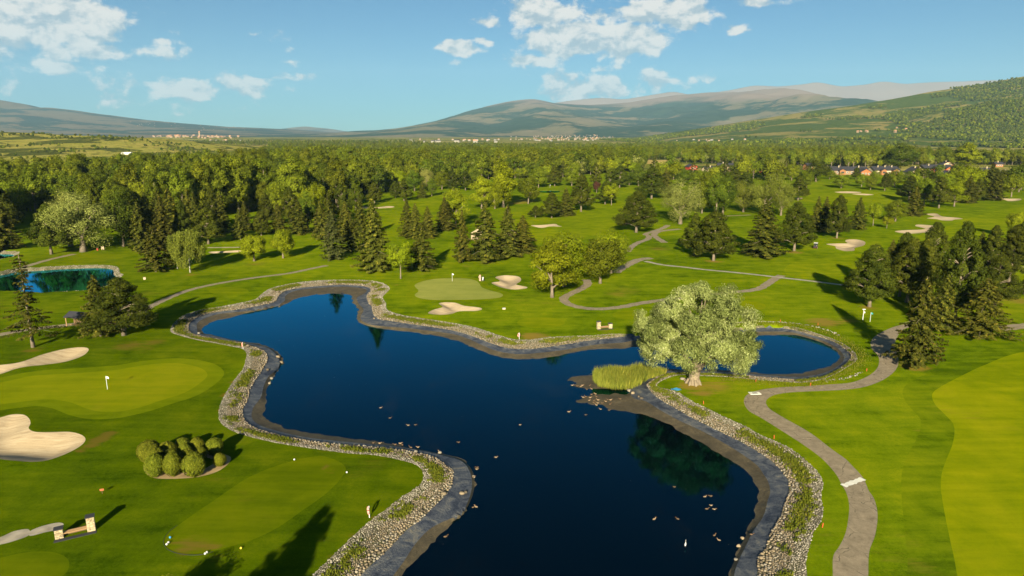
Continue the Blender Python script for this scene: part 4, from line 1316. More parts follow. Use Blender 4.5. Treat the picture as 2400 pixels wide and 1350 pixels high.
TREES = [
 ('hero',1625,899,664,296,'huge silver willow with pale fat trunk on the pond tongue'),
 ('sparse',78,814,590,112,'tall thin spruce with bare upper trunk by the left pond'),
 ('bigspruce',236,788,641,92,'left of the two joined dark conifers beside the slate roof shelter'),
 ('bigpine',291,786,652,150,'wide dark conifer with flared trunk, right of the joined pair by the shelter'),
 ('willow',196,590,447,172,'large silver willow behind the left pond'),
 ('willow',166,577,440,120,'second silver willow tucked behind the large one near the left pond'),
 ('pine',121,596,478,92,'open pine standing just left of the large silver willow'),
 ('spruce',10,585,455,70,'dark spruce at the left image edge above the small pond'),
 ('pine',-14,560,392,110,'tall dark conifer cut by the left image edge'),
 ('deep',290,578,436,104,'dark broad tree right behind the large silver willow'),
 ('spruce',366,637,527,74,'dark spruce immediately left of the birches'),
 ('spruce',350,566,448,60,'spruce behind the birches, nearest to the dark broad tree'),
 ('spruce',405,562,440,66,'tall spruce directly behind the birches'),
 ('birch',446,639,538,86,'white trunked birch beside the left cart path'),
 ('birch',416,630,548,58,'smaller birch between the spruce and the front birch'),
 ('pine',489,572,486,78,'round pine to the right of the birches'),
 ('spruce',462,560,446,40,'thin browned spruce behind the round pine'),
 ('spruce',564,562,486,38,'slim spruce left of the first oval tree'),
 ('deep',587,496,455,32,'small round tree at the forest edge above the slim spruce'),
 ('oval',596,612,547,62,'darker oval clipped tree, left of the oval pair'),
 ('oval',664,605,533,55,'bright yellow green oval tree, right of the oval pair'),
 ('pine',613,552,495,44,'low pine behind the oval pair'),
 ('spruce',655,546,476,38,'spruce behind the bright oval tree'),
 ('spruce',701,548,466,52,'dark spruce standing over a dry patch behind the oval trees'),
 ('bluespruce',782,607,490,72,'dense blue green spruce with branches down to the ground'),
 ('spruce',824,590,500,46,'dark spruce in the shade right of the blue green one'),
 ('spruce',878,636,461,80,'tall layered fir with thin tip and grey trunk'),
 ('young',939,653,563,66,'slender yellow green tree in front of the dark spruces'),
 ('spruce',989,635,520,68,'dark wide spruce right of the slender yellow green tree'),
 ('spruce',955,556,461,44,'left spire of the three spruces on the fairway edge'),
 ('spruce',975,561,474,42,'middle spire of the three spruces on the fairway edge'),
 ('spruce',1003,558,482,42,'right spire of the three spruces on the fairway edge'),
 ('spruce',1043,540,461,46,'dark cone shaped spruce under the round lime tree'),
 ('lime',1068,531,441,70,'round yellow topped tree behind the dark cone spruce'),
 ('spruce',1084,615,490,50,'narrow spruce left of the cream hut'),
 ('spruce',1138,614,468,86,'wide layered spruce in front of the cream hut'),
 ('spruce',1190,603,478,60,'tall spruce right of the cream hut'),
 ('spruce',1225,593,504,62,'spruce on the slope left of the big leafy pair'),
 ('lime',1294,697,560,124,'large leafy tree with thick trunk beside the bunker and the curving path'),
 ('lime',1322,672,536,128,'yellow green tree at the back of the leafy group'),
 ('broad',1407,664,552,112,'leafy tree with slim trunk, right front of the leafy group'),
 ('lime',1432,640,536,96,'yellow tipped tree at the right rear of the leafy group'),
 ('pine',878,476,427,36,'dark round pine beside the fairway bunker'),
 ('pine',927,464,424,28,'left pine of the trio behind the fairway bunker'),
 ('pine',947,471,422,40,'middle dark pine of the trio behind the fairway bunker'),
 ('spruce',990,464,425,24,'small pointed spruce right of the pine trio'),
 ('deep',1012,460,417,30,'oval dark tree at the end of the pine trio'),
 ('pine',1091,446,398,34,'pine at the forest edge left of the golden poplar'),
 ('pine',1062,446,402,34,'second pine at the forest edge left of the golden poplar'),
 ('goldpoplar',1180,486,372,76,'tall golden green poplar rising from the middle tree group'),
 ('lime',1129,489,412,62,'round golden tree at the left foot of the golden poplar'),
 ('lime',1160,489,420,50,'golden tree in front of the golden poplar'),
 ('broad',1238,478,409,56,'dark green round tree at the right foot of the golden poplar'),
 ('pine',1255,510,482,34,'small low pine at the left end of the pine clump'),
 ('pine',1293,511,450,52,'pine with bare white limbs in the pine clump'),
 ('spruce',1326,506,440,42,'slim conifer between the two larger pines of the clump'),
 ('pine',1362,496,408,60,'tallest dark pine of the clump'),
 ('pine',1418,479,425,44,'dark pine behind the small leafy tree of the clump'),
 ('young',1433,481,427,40,'small leafy tree with pale trunk at the right of the clump'),
 ('plum',1398,452,424,22,'dark red leaved tree behind the pine clump'),
 ('bigpine',1491,545,448,96,'broad dark pine standing alone beside the winding path'),
 ('pine',1527,466,392,70,'tall pine behind the lone broad pine'),
 ('willow',1594,525,414,104,'silver willow with leaning trunk in the middle distance'),
 ('deep',1678,504,404,70,'dark green leafy tree right of the leaning willow'),
 ('broad',1645,500,420,62,'leafy tree squeezed between the willow and the dark leafy tree'),
 ('goldwillow',1830,505,410,68,'right dome of the pale willow group near the fairway'),
 ('goldwillow',1790,503,407,90,'middle dome of the pale willow group near the fairway'),
 ('goldwillow',1742,497,424,74,'yellow green dome at the left of the pale willow group'),
 ('pine',1626,598,500,64,'pine with white trunk and bare lower limbs, left of a pair'),
 ('pine',1672,611,494,96,'wide dark pine standing on bare earth, right of a pair'),
 ('spruce',1788,602,466,86,'tall layered conifer left of the golf cart'),
 ('bigpine',1861,588,474,90,'big dark pine next to the golf cart'),
 ('spruce',1912,543,458,34,'left of twin dark spruces behind the golf cart'),
 ('spruce',1931,543,459,36,'right of twin dark spruces behind the golf cart'),
 ('pine',1961,558,458,54,'pine standing above the kidney shaped bunker'),
 ('spruce',2010,538,461,40,'slender conifer right of the pine above the kidney bunker'),
 ('young',2046,529,470,36,'yellow green young tree in the row right of the kidney bunker'),
 ('young',2078,535,506,28,'tiny tree at the front of the row'),
 ('broad',2098,519,465,56,'round leafy tree at the end of the row'),
 ('spruce',2141,506,436,42,'dark layered spruce at the left of the large mixed clump'),
 ('broad',2165,480,412,46,'leafy tree inside the large mixed clump'),
 ('pine',2130,470,412,50,'pine at the back left of the large mixed clump'),
 ('pine',2200,488,414,52,'tall pine in the middle of the large mixed clump'),
 ('lime',2236,484,424,54,'bright leafy tree at the right of the large mixed clump'),
 ('spruce',2267,476,410,44,'dark conifer right of the bright leafy tree'),
 ('pine',2290,470,420,36,'conifer at the right end of the large mixed clump'),
 ('lime',2262,462,382,84,'big round bright tree in front of the chalets'),
 ('spruce',2318,452,384,44,'grey green spruce in front of the right hand roofs'),
 ('pine',2345,448,398,36,'dark pine beside the grey green spruce'),
 ('broad',1971,441,404,46,'leafy tree casting a long shadow, left of the fairway row'),
 ('broad',2019,438,405,32,'second leafy tree of the fairway row'),
 ('broad',2040,445,412,30,'third leafy tree of the fairway row'),
 ('pine',2073,447,404,28,'dark conifer within the fairway row'),
 ('broad',2096,438,395,42,'tallest leafy tree of the fairway row'),
 ('young',2374,558,494,46,'small leafy tree on the right hand fairway'),
 ('deep',1912,426,374,62,'big dark round tree left of the chalet row'),
 ('broad',1855,423,378,38,'leafy tree near the chalets, left of the big dark round one'),
 ('deep',2103,402,334,78,'very large dark domed tree behind the chalets'),
 ('goldpoplar',2261,398,330,62,'tall pale yellow tree beyond the chalets'),
 ('willow',1833,402,368,36,'pale silver tree among the chalets'),
 ('poplar',432,520,372,58,'leftmost of the tall dark poplars at the forest front'),
 ('poplar',474,514,366,56,'second of the tall dark poplars at the forest front'),
 ('poplar',520,508,354,66,'third of the tall dark poplars at the forest front'),
 ('poplar',560,503,350,70,'widest of the tall dark poplars at the forest front'),
 ('poplar',622,494,360,66,'tall poplar above the bright oval tree'),
 ('poplar',690,494,356,74,'tall poplar left of the yellow green forest front tree'),
 ('poplar',792,488,362,58,'tall poplar at the right end of the dark front row'),
 ('lime',740,528,424,66,'yellow green tree standing out from the dark forest front'),
 ('broad',648,512,420,44,'slim leafy tree before the tall poplars'),
 ('pine',802,516,432,48,'pine before the forest front, left of the fairway bunker'),
 ('deep',834,492,430,46,'dark round tree left of the fairway bunker'),
 ('spruce',520,545,452,44,'spruce on the shaded lawn below the tall poplars'),
 ('pine',272,540,462,60,'pine in the shade right behind the silver willows'),
 ('spruce',312,556,470,48,'spruce in the shade between willow and birches'),
 ('pine',1722,444,398,44,'dark conifer behind the yellow green tree of the willow group'),
 ('pine',1746,446,402,40,'second dark conifer behind the willow group'),
 ('deep',1600,436,396,44,'dark tree behind the leaning willow, left'),
 ('broad',1640,434,396,46,'leafy tree below the red gable chalet'),
 ('spruce',1560,440,392,36,'spruce behind the leaning willow, left end'),
 ('pine',2160,690,556,84,'dark pine filling the middle of the right hand grove'),
 ('bigpine',2330,720,600,90,'bushy pine in the shade between the broad spruce and the back pine'),
 ('spruce',2085,640,560,40,'small spruce peeking out left of the dark bushy pine'),
 ('deep',2125,428,400,36,'dark leafy tree in front of the chalets, left of the spruce'),
 ('broad',2160,432,402,40,'green leafy tree in front of the white windowed gable'),
 ('spruce',2148,424,388,26,'pointed spruce before the white windowed gable'),
 ('broad',2300,436,398,44,'leafy tree in front of the right hand chalet roofs'),
 ('deep',2385,440,402,40,'dark leafy tree at the right image edge by the chalets'),
 ('broad',1944,420,396,30,'leafy tree hiding the left corner of the wide chalet'),
 ('pine',2006,420,392,22,'slim conifer in front of the wide chalet'),
 ('broad',2050,422,398,26,'small leafy tree before the white window row'),
 ('spruce', 332, 590, 470, 48, 'spruce at the lawn edge left of the birch spruce'),
 ('spruce', 386, 584, 456, 48, 'dark spruce between the birches and the tall poplars'),
 ('pine', 432, 574, 468, 46, 'pine rising right behind the birch crowns'),
 ('spruce', 378, 548, 440, 48, 'tall conifer at the forest front above the birches'),
 ('spruce', 446, 540, 440, 44, 'conifer at the forest front below the second poplar'),
 ('pine', 502, 532, 440, 50, 'pine at the forest front below the third poplar'),
 ('spruce', 576, 540, 470, 34, 'slim conifer below the widest poplar'),
 ('pine', 626, 530, 452, 44, 'pine at the forest front above the oval pair'),
 ('pine', 682, 522, 440, 46, 'pine at the forest front left of the yellow green tree'),
 ('spruce', 754, 562, 468, 48, 'dark spruce left behind the blue green one'),
 ('spruce', 772, 546, 450, 42, 'tall spruce above the blue green one'),
 ('spruce', 812, 562, 470, 48, 'spruce between the blue green one and the layered fir'),
 ('spruce', 846, 560, 456, 42, 'spruce behind the layered fir'),
 ('deep', 722, 538, 446, 44, 'dark round tree beside the dry patch spruce'),
 ('deep', 860, 455, 408, 44, 'dark leafy tree at the forest edge, left of the pine trio'),
 ('broad', 900, 450, 402, 46, 'leafy tree at the forest edge above the pine trio'),
 ('deep', 972, 448, 398, 48, 'dark domed tree behind the pine trio'),
 ('lime', 940, 446, 400, 40, 'bright leafy tree behind the pine trio'),
 ('willow', 1000, 440, 392, 40, 'silvery tree at the forest edge right of the pine trio'),
 ('broad', 1036, 444, 396, 44, 'leafy tree at the forest edge before the golden group'),
 ('deep', 1112, 444, 392, 40, 'dark tree behind the round golden tree'),
 ('broad', 1262, 440, 388, 46, 'leafy tree behind the dark green round one'),
 ('pine', 1300, 436, 390, 38, 'pine beyond the far water sliver'),
 ('broad', 1340, 436, 388, 42, 'leafy tree beyond the pine clump'),
 ('pine', 1452, 440, 388, 44, 'pine between the red leaved tree and the tall pine'),
 ('deep', 1496, 436, 386, 46, 'dark tree left behind the tall pine'),
 ('deep', 1694, 502, 412, 64, 'dark leafy tree at the right end of the leafy group'),
 ('broad', 1662, 474, 396, 56, 'leafy tree at the top of the leafy group'),
 ('deep', 1706, 470, 402, 46, 'dark tree between leafy group and willow domes'),
 ('pine', 1870, 470, 412, 44, 'dark pine right behind the willow domes'),
 ('broad', 1890, 440, 394, 34, 'leafy tree below the narrow chalet'),
 ('pine', 2180, 470, 404, 50, 'pine at the top of the large mixed clump'),
 ('broad', 2215, 462, 402, 46, 'leafy tree at the top right of the large mixed clump'),
 ('spruce', 2330, 470, 402, 40, 'dark spruce near the right hand bunker'),
 ('broad', 2370, 462, 404, 44, 'leafy tree near the right hand bunker'),
 ('pine', 2390, 610, 520, 70, 'pine at the right image edge above the grove'),
 ('spruce', 2290, 640, 540, 50, 'spruce behind the very tall thin crowned conifer'),
 ('bigpine',2037,719,574,118,'large pine with white trunk throwing a long shadow, right of the round pond'),
 ('bigpine',2125,709,560,112,'dark bushy pine behind the large one on the right'),
 ('pine',2108,695,545,80,'dark pine top behind the dark bushy pine'),
 ('bigspruce',2145,858,642,120,'tall full spruce at the bend of the cart path'),
 ('pine',2236,755,519,104,'very tall thin crowned conifer in the right hand grove'),
 ('bigspruce',2205,775,640,80,'shaded spruce at the front of the right hand grove'),
 ('bigspruce',2297,788,650,138,'broad spruce with leaning pale trunk at the front of the right hand grove'),
 ('pine',2364,663,528,96,'dark pine at the back right of the grove'),
 ('pine',2315,668,528,70,'mid sized conifer behind the grove at the right'),
 ('pine',2398,690,655,40,'low dark pine at the right image edge'),
 ('pine',2260,650,560,70,'mid height pine in the back of the right hand grove'),
 ('pine',2180,662,520,80,'tall pine at the back left of the right hand grove'),
]
for row in TREES:
    px_tree(*row[:5], row[5], rz=0.0 if row[0] == 'hero' else None)

# trees just outside the picture whose shadows and tops enter it at the bottom left
sx, sy = math.sin(SUN_SHADOW_AZ), math.cos(SUN_SHADOW_AZ)
gx, gy = G(772, 1182)
scaled_tree('spruce', gx - sx * 46, gy - sy * 46, 0, 17.0, 12.0, .4, 'tall conifer below the picture that throws the dark shadow on the tee', None, 0)
gx, gy = G(740, 1260)
scaled_tree('spruce', gx - sx * 40, gy - sy * 40, 0, 16.5, 12.5, 1.4, 'second conifer below the picture, throwing the side of the tee shadow', None, 2)
gx, gy = G(560, 1290)
scaled_tree('broad', gx - 2, gy - 9.5, 0, 3.6, 5.0, .2, 'leafy tree top just entering at the bottom edge left of centre', None, 0)

# clipped round bushes in their bed
bb = [clipped_bush(s, 2.3, 2.5) for s in (1, 2, 3)]
BUSHES = [(352,1083,1035,46,'leftmost clipped bush of the bed, back row'),(366,1117,1066,40,'front left clipped bush of the bed'),(407,1115,1063,36,'front clipped bush second from the left'),
          (457,1116,1064,46,'largest clipped bush at the front right of the bed'),(393,1077,1038,40,'clipped bush behind the second front one'),(366,1098,1050,36,'clipped bush between front left and back left ones'),
          (404,1092,1055,34,'clipped bush in the middle of the left rows'),(430,1062,1028,32,'clipped bush at the top of the middle column'),(434,1076,1042,30,'second clipped bush of the middle column'),
          (441,1094,1054,32,'third clipped bush of the middle column'),(463,1060,1028,30,'top clipped bush right of the middle column'),(470,1080,1048,28,'small clipped bush right of the middle column'),
          (504,1066,1029,36,'clipped bush standing apart at the top right'),(516,1092,1064,27,'smallest clipped bush standing apart at the right end')]
for i, (bx_, by_, ty_, wpx, lab) in enumerate(BUSHES):
    p = cast(bx_, by_)
    H = zat(ty_, p.y) - p.z
    W = px2m(wpx, p.y, 1)
    bd, lv, H0, W0 = bb[i % 3]
    e = tag(empty('clipped_bush', p, random.uniform(0, 6), (W / W0, W / W0, H / H0)), lab, 'bush', 'clipped bushes in the earth bed')
    link('inner_leaves', bd, e)
    link('leaves', lv, e)

# ------------------------------------------------------------------ forest belt
LOD = {
 'poplar': [broadleaf(171, 24, 11, .8, 46, 2600, 1.0, M['l_poplar'], M['bark'], .7, .8, .17, 0, .4, .05, 1.2), broadleaf(172, 22, 12, .8, 46, 2600, 1.0, M['l_poplar'], M['bark'], .7, 1.0, .17, 0, .4, .06, 1.15)],
 'deep': [broadleaf(173, 18, 14, .8, 42, 2600, .95, M['l_deep'], M['bark'], .7, .9, .16, 0, .4, .06)],
 'broad': [broadleaf(174, 17, 14, .8, 42, 2600, .95, M['l_broad'], M['bark'], .7, .9, .16, 0, .4, .06), broadleaf(175, 15, 15, .8, 42, 2600, .95, M['l_lime'], M['bark'], .7, .9, .16, 0, .4, .06)],
 'willow': [broadleaf(176, 15, 15, .8, 42, 2600, .9, M['l_willow2'], M['bark'], .5, 1.0, .16, .2, .4, .08)],
 'pine': [pine(177, 16, 11, 2.5, M['l_pine'], M['bark'], 46, 3000, .9, asp=.45)],
}
LODLIST = [('poplar', 0), ('poplar', 1), ('deep', 0), ('broad', 0), ('broad', 1), ('willow', 0), ('pine', 0)]
LODW = [.22, .20, .14, .20, .12, .06, .06]
LNAME = {'poplar': 'poplar_tree', 'deep': 'broadleaf_tree', 'broad': 'broadleaf_tree', 'willow': 'willow_tree', 'pine': 'pine_tree'}

FOREST = [  # image polygons of tree feet, spacing m, weights override
 ([(-250,566),(-60,560),(40,520),(110,500),(250,520),(330,520),(420,505),(560,502),(700,500),(790,480),(850,462),(960,440),(1050,428),(1110,425),(1280,418),(1430,408),(1500,402),(1510,392),(1500,378),(1250,366),(900,370),(640,385),(560,402),(420,412),(300,416),(150,422),(-250,440)], 8.6, None),
 ([(560,378),(900,368),(1250,364),(1510,376),(1600,372),(1980,378),(2060,372),(2060,360),(1500,350),(1000,352),(620,362)], 11.5, None),
 ([(600,357),(1000,350),(1500,348),(2100,356),(2100,346),(1500,342),(1000,341),(640,343)], 19, [.34,.26,.15,.15,.04,.02,.04]),
 ([(380,341),(640,343),(1000,339),(960,332),(640,333),(380,334)], 30, [.34,.26,.2,.1,.0,.0,.1]),
 ([(1600,374),(1740,372),(1900,372),(2060,376),(2150,372),(2420,374),(2420,388),(2250,386),(2050,392),(1880,390),(1800,384),(1600,382)], 11, [.2,.2,.1,.3,.12,.06,.02]),
 ([(1480,414),(1600,412),(1880,414),(1880,426),(1700,428),(1580,424),(1480,424)], 19, [.0,.0,.3,.35,.15,.0,.2]),
 ([(2120,440),(2300,428),(2420,440),(2420,452),(2300,446),(2140,452)], 12, [.0,.0,.35,.3,.1,.0,.25]),
 ([(1330,440),(1440,428),(1500,438),(1430,444)], 16, [.0,.0,.3,.3,.1,.0,.3]),
 ([(-100,330),(60,328),(60,322),(-100,320)], 22, [.2,.1,.3,.3,.05,.0,.05]),
]
fo = []
for poly, sp_, wt in FOREST:
    P = gpts(poly)
    x0, y0 = P.min(0); x1, y1 = P.max(0)
    nx, ny = int((x1 - x0) / sp_) + 1, int((y1 - y0) / sp_) + 1
    gx, gy = np.meshgrid(x0 + np.arange(nx) * sp_, y0 + np.arange(ny) * sp_)
    gx = gx.ravel() + RNG.uniform(-.48, .48, gx.size) * sp_
    gy = gy.ravel() + RNG.uniform(-.48, .48, gy.size) * sp_
    kk = inside(P, gx, gy)
    gx, gy = gx[kk], gy[kk]
    n = len(gx)
    pw = np.array(wt or LODW, float)
    pw /= pw.sum()
    kd = RNG.choice(len(LODLIST), n, p=pw)
    # stands: neighbours tend to be of one kind
    st = fbm(gx / 55 + 3, gy / 55 + 8, 2)
    kd = np.where((st > .62) & (wt is None) & (RNG.random(n) < .7), 2, kd)
    kd = np.where((st < .30) & (wt is None) & (RNG.random(n) < .7), RNG.choice([0, 1], n), kd)
    sc = RNG.uniform(.50, 1.15, n) * (0.78 + .50 * fbm(gx / 70, gy / 70, 2)) * (1 - .42 * sstep(700, 1500, gy))
    fo.append(np.column_stack([gx, gy, kd, sc]))
fo = np.vstack(fo)
fz = np.array([drop(x, y) for x, y in fo[:, :2]])
size = np.array([LOD[LODLIST[int(k)][0]][LODLIST[int(k)][1]][2] for k in fo[:, 2]]) * fo[:, 3] / np.hypot(fo[:, 0], fo[:, 1])
vis = np.abs(fo[:, 0]) < fo[:, 1] * .78
order = np.argsort(-size * vis)
NIND = 150
FLAB = {'poplar': 'tall poplar in the front rows of the dense forest belt', 'deep': 'dark leafy tree in the front rows of the dense forest belt',
        'broad': 'green leafy tree in the front rows of the dense forest belt', 'willow': 'silvery willow in the front rows of the dense forest belt',
        'pine': 'dark pine in the front rows of the dense forest belt'}
for i in order[:NIND]:
    x, y, k, s = fo[i]
    kd, vi = LODLIST[int(k)]
    hi = {'poplar': 'poplar', 'deep': 'deep', 'broad': 'broad', 'willow': 'willow', 'pine': 'pine'}[kd]
    _, _, H0, W0 = LOD[kd][vi]
    scaled_tree(hi, x, y, fz[i], H0 * s, W0 * s, random.uniform(0, 6.28), FLAB[kd], 'trees of the dense forest belt')

LODCOL = bpy.data.collections.new('forest_tree_kinds')
for j, (kd, vi) in enumerate(LODLIST):
    tm, cm, H0, W0 = LOD[kd][vi]
    o = bpy.data.objects.new('kind_%02d' % j, None)
    # trunk and crown joined into one mesh for the far trees
    bm = bmesh.new()
    bm.from_mesh(cm)
    ncf = len(bm.faces)
    bm.from_mesh(tm)
    bm.faces.ensure_lookup_table()
    for f in bm.faces[ncf:]:
        f.material_index = 1
    me = bpy.data.meshes.new('forest_tree')
    bm.to_mesh(me)
    bm.free()
    me.materials.append(cm.materials[0])
    me.materials.append(tm.materials[0])
    o = bpy.data.objects.new('kind_%02d' % j, me)
    LODCOL.objects.link(o)


def scatter_object(name, coll, P, idx, scl, rot, label, cat):
    """one object whose geometry nodes stand a tree on every point"""
    me = bpy.data.meshes.new(name)
    me.vertices.add(len(P))
    me.vertices.foreach_set('co', np.asarray(P, np.float32).ravel())
    for nm, typ, arr, key in (('kind_index', 'INT', np.asarray(idx, np.int32), 'value'), ('size', 'FLOAT', np.asarray(scl, np.float32), 'value'), ('turn', 'FLOAT_VECTOR', np.asarray(rot, np.float32), 'vector')):
        at = me.attributes.new(nm, typ, 'POINT')
        at.data.foreach_set(key, arr.ravel())
    o = link(name, me)
    ng = bpy.data.node_groups.new(name + '_nodes', 'GeometryNodeTree')
    ng.interface.new_socket('Geometry', in_out='INPUT', socket_type='NodeSocketGeometry')
    ng.interface.new_socket('Geometry', in_out='OUTPUT', socket_type='NodeSocketGeometry')
    gi, go = ng.nodes.new('NodeGroupInput'), ng.nodes.new('NodeGroupOutput')
    ci = ng.nodes.new('GeometryNodeCollectionInfo')
    ci.inputs['Collection'].default_value = coll
    ci.inputs['Separate Children'].default_value = True
    ci.inputs['Reset Children'].default_value = True
    iop = ng.nodes.new('GeometryNodeInstanceOnPoints')
    iop.inputs['Pick Instance'].default_value = True

    def attr(nm, typ):
        a = ng.nodes.new('GeometryNodeInputNamedAttribute')
        a.data_type = typ
        a.inputs['Name'].default_value = nm
        return a.outputs['Attribute']
    ng.links.new(gi.outputs[0], iop.inputs['Points'])
    ng.links.new(ci.outputs[0], iop.inputs['Instance'])
    ng.links.new(attr('kind_index', 'INT'), iop.inputs['Instance Index'])
    ng.links.new(attr('turn', 'FLOAT_VECTOR'), iop.inputs['Rotation'])
    ng.links.new(attr('size', 'FLOAT'), iop.inputs['Scale'])
    ng.links.new(iop.outputs[0], go.inputs[0])
    md = o.modifiers.new('scatter', 'NODES')
    md.node_group = ng
    tag(o, label, cat, kind='stuff')
    return o


rest = order[NIND:]
rot = np.zeros((len(rest), 3)); rot[:, 2] = RNG.uniform(0, 6.28, len(rest))
scatter_object('forest', LODCOL, np.column_stack([fo[rest, :2], fz[rest]]), fo[rest, 2], fo[rest, 3], rot, 'far trees of the dense forest belt beyond the fairways', 'forest')

# low detail crowns for the hillsides
HCOL = bpy.data.collections.new('hillside_tree_kinds')
for j in range(3):
    _, cm, _, _ = broadleaf(191 + j, 9, 8.5, 0.5, 14, 260, 2.4, (M['l_scrub'], M['l_deep'], M['l_broad'])[j], M['bark'], .8, .9, .24, 0, .2)
    HCOL.objects.link(bpy.data.objects.new('hill_kind_%02d' % j, cm))


def hill_trees(name, V, F, n, thr, sc, label, smin=.6, smax=1.3, wmin=0, ymax=1e9):
    a, b, c = V[F[:, 0]], V[F[:, 1]], V[F[:, 3]]
    ar = np.linalg.norm(np.cross(b - a, c - a), axis=1)
    cc = (a + V[F[:, 2]]) / 2
    ar = ar * (np.abs(cc[:, 0]) < cc[:, 1] * .80) * (cc[:, 1] < ymax) / np.maximum(cc[:, 1], 1) ** .6
    fi = RNG.choice(len(F), n, p=ar / ar.sum())
    u, v = RNG.random((n, 1)), RNG.random((n, 1))
    P = a[fi] + (b[fi] - a[fi]) * u + (c[fi] - a[fi]) * v
    msk = fbm(P[:, 0] / sc + 2, P[:, 1] / sc + 5, 5, .55) > thr
    P = P[msk]
    r = np.zeros((len(P), 3)); r[:, 2] = RNG.uniform(0, 6.28, len(P))
    return scatter_object(name, HCOL, P, RNG.integers(0, 3, len(P)), RNG.uniform(smin, smax, len(P)), r, label, 'woodland')


hill_trees('hillside_woodland', H4V, H4F, 24000, .52, 420, 'mixed woodland covering the long right hand hill', .7, 1.5, ymax=4650)
hill_trees('hillside_woodland', H5V, H5F, 9000, .50, 300, 'mixed woodland on the nearer spur of the right hand hill', .6, 1.3, ymax=3350)
hill_trees('hillside_scrub', H6V, H6F, 1500, .52, 70, 'scrub and small trees on the low hill at the left', .25, .7, ymax=1720)

# ------------------------------------------------------------------ stones of the pond banks


def ico(sub):
    bm = bmesh.new()
    bmesh.ops.create_icosphere(bm, subdivisions=sub, radius=1.0)
    V = np.array([v.co[:] for v in bm.verts])
    F = np.array([[v.index for v in f.verts] for f in bm.faces])
    bm.free()
    return V, F


ICO1, ICO2 = ico(1), ico(2)


def stone_variants(base, n, seed):
    r = np.random.default_rng(seed)
    out = []
    for i in range(n):
        V = base[0].copy()
        d = sph(r, 5)
        for q in d:                                  # flatten random sides
            h = V @ q
            V = V - np.outer(np.maximum(h - r.uniform(.45, .8), 0), q) * .85
        V += r.normal(0, .05, V.shape)
        out.append((V, base[1]))
    return out


SV1, SV2 = stone_variants(ICO1, 10, 3), stone_variants(ICO2, 12, 4)


def zone_points(zi, n, rng):
    fi = np.nonzero(zone == zi)[0]
    a, b, c = V3[TF[fi, 0]], V3[TF[fi, 1]], V3[TF[fi, 2]]
    ar = np.abs((b[:, 0] - a[:, 0]) * (c[:, 1] - a[:, 1]) - (b[:, 1] - a[:, 1]) * (c[:, 0] - a[:, 0]))
    k = rng.choice(len(fi), n, p=ar / ar.sum())
    u, v = rng.random((n, 1)), rng.random((n, 1))
    fl = (u + v) > 1
    u, v = np.where(fl, 1 - u, u), np.where(fl, 1 - v, v)
    return a[k] + (b[k] - a[k]) * u + (c[k] - a[k]) * v


def thin(P, rad):
    """drop points closer than their radii to an accepted one (cell hash)"""
    cell, keep, grid_ = 0.6, [], {}
    for i, p in enumerate(P):
        cx, cy = int(p[0] // cell), int(p[1] // cell)
        ok = True
        for ix in (cx - 1, cx, cx + 1):
            for iy in (cy - 1, cy, cy + 1):
                for j in grid_.get((ix, iy), ()):
                    if (p[0] - P[j][0]) ** 2 + (p[1] - P[j][1]) ** 2 < (0.80 * (rad[i] + rad[j])) ** 2:
                        ok = False
                        break
                if not ok:
                    break
            if not ok:
                break
        if ok:
            keep.append(i)
            grid_.setdefault((cx, cy), []).append(i)
    return np.array(keep)


def stone_mesh(name, P, R, variants, mt, seed):
    r = np.random.default_rng(seed)
    Vs, Fs, Ts, base = [], [], [], 0
    for p, rad in zip(P, R):
        V, F = variants[r.integers(len(variants))]
        a = r.uniform(0, 6.28)
        ca, sa = math.cos(a), math.sin(a)
        S = V * np.array((r.uniform(.85, 1.25), r.uniform(.75, 1.0), r.uniform(.55, .8))) * rad
        W_ = np.column_stack([S[:, 0] * ca - S[:, 1] * sa, S[:, 0] * sa + S[:, 1] * ca, S[:, 2]])
        Vs.append(W_ + p + np.array((0, 0, rad * .28)))
        Fs.append(F + base)
        Ts.append(np.full(len(V), r.random()))
        base += len(V)
    return new_mesh(name, np.vstack(Vs), np.vstack(Fs), [mt], True, dict(tint=np.concatenate(Ts)))


SR = np.random.default_rng(77)
P = zone_points(ZA, 125000, SR)
P = P[P[:, 1] > 50]
dA_, dB_ = dist(cA, P[:, 0], P[:, 1]), dist(cB, P[:, 0], P[:, 1])
tl = dA_ / (dA_ + dB_ + 1e-6)
wide_ = dA_ + dB_
weedy = fbm(P[:, 0] / 4.5 + 9, P[:, 1] / 4.5 + 2, 4, .6)
east = (P[:, 0] > 8) & (P[:, 1] > 98) & (P[:, 0] < 40)
band = np.exp(-((tl - .48) / .20) ** 2)
is_weed = SR.random(len(P)) < np.clip(band * .85 * sstep(.42, .64, weedy) + .25 * east * band, 0, .8)
rad = np.where(tl > .74, SR.uniform(.10, .185, len(P)), np.where(tl < .30, SR.uniform(.055, .12, len(P)), SR.uniform(.06, .125, len(P))))
rad *= 1 + .25 * sstep(110, 190, P[:, 1])
order_s = np.argsort(-rad + SR.random(len(P)) * .10)
P, rad, tl, is_weed = P[order_s], rad[order_s], tl[order_s], is_weed[order_s]
S_, R_, T_ = P[~is_weed], rad[~is_weed], tl[~is_weed]
kp = thin(S_, R_)
S_, R_, T_ = S_[kp], R_[kp], T_[kp]
dcam = np.linalg.norm(S_ - np.array((0, 0, CAMZ)), axis=1)
inview = (np.abs(S_[:, 0]) < .76 * camdepth(S_[:, 1])) & (S_[:, 1] > 60)
big = np.argsort(-(R_ / dcam) * inview)[:300]
BANK = ZOBJ[ZA]
sm = [new_mesh('stone', V, F, [M['stone']], True, dict(tint=np.zeros(len(V)))) for V, F in SV2]
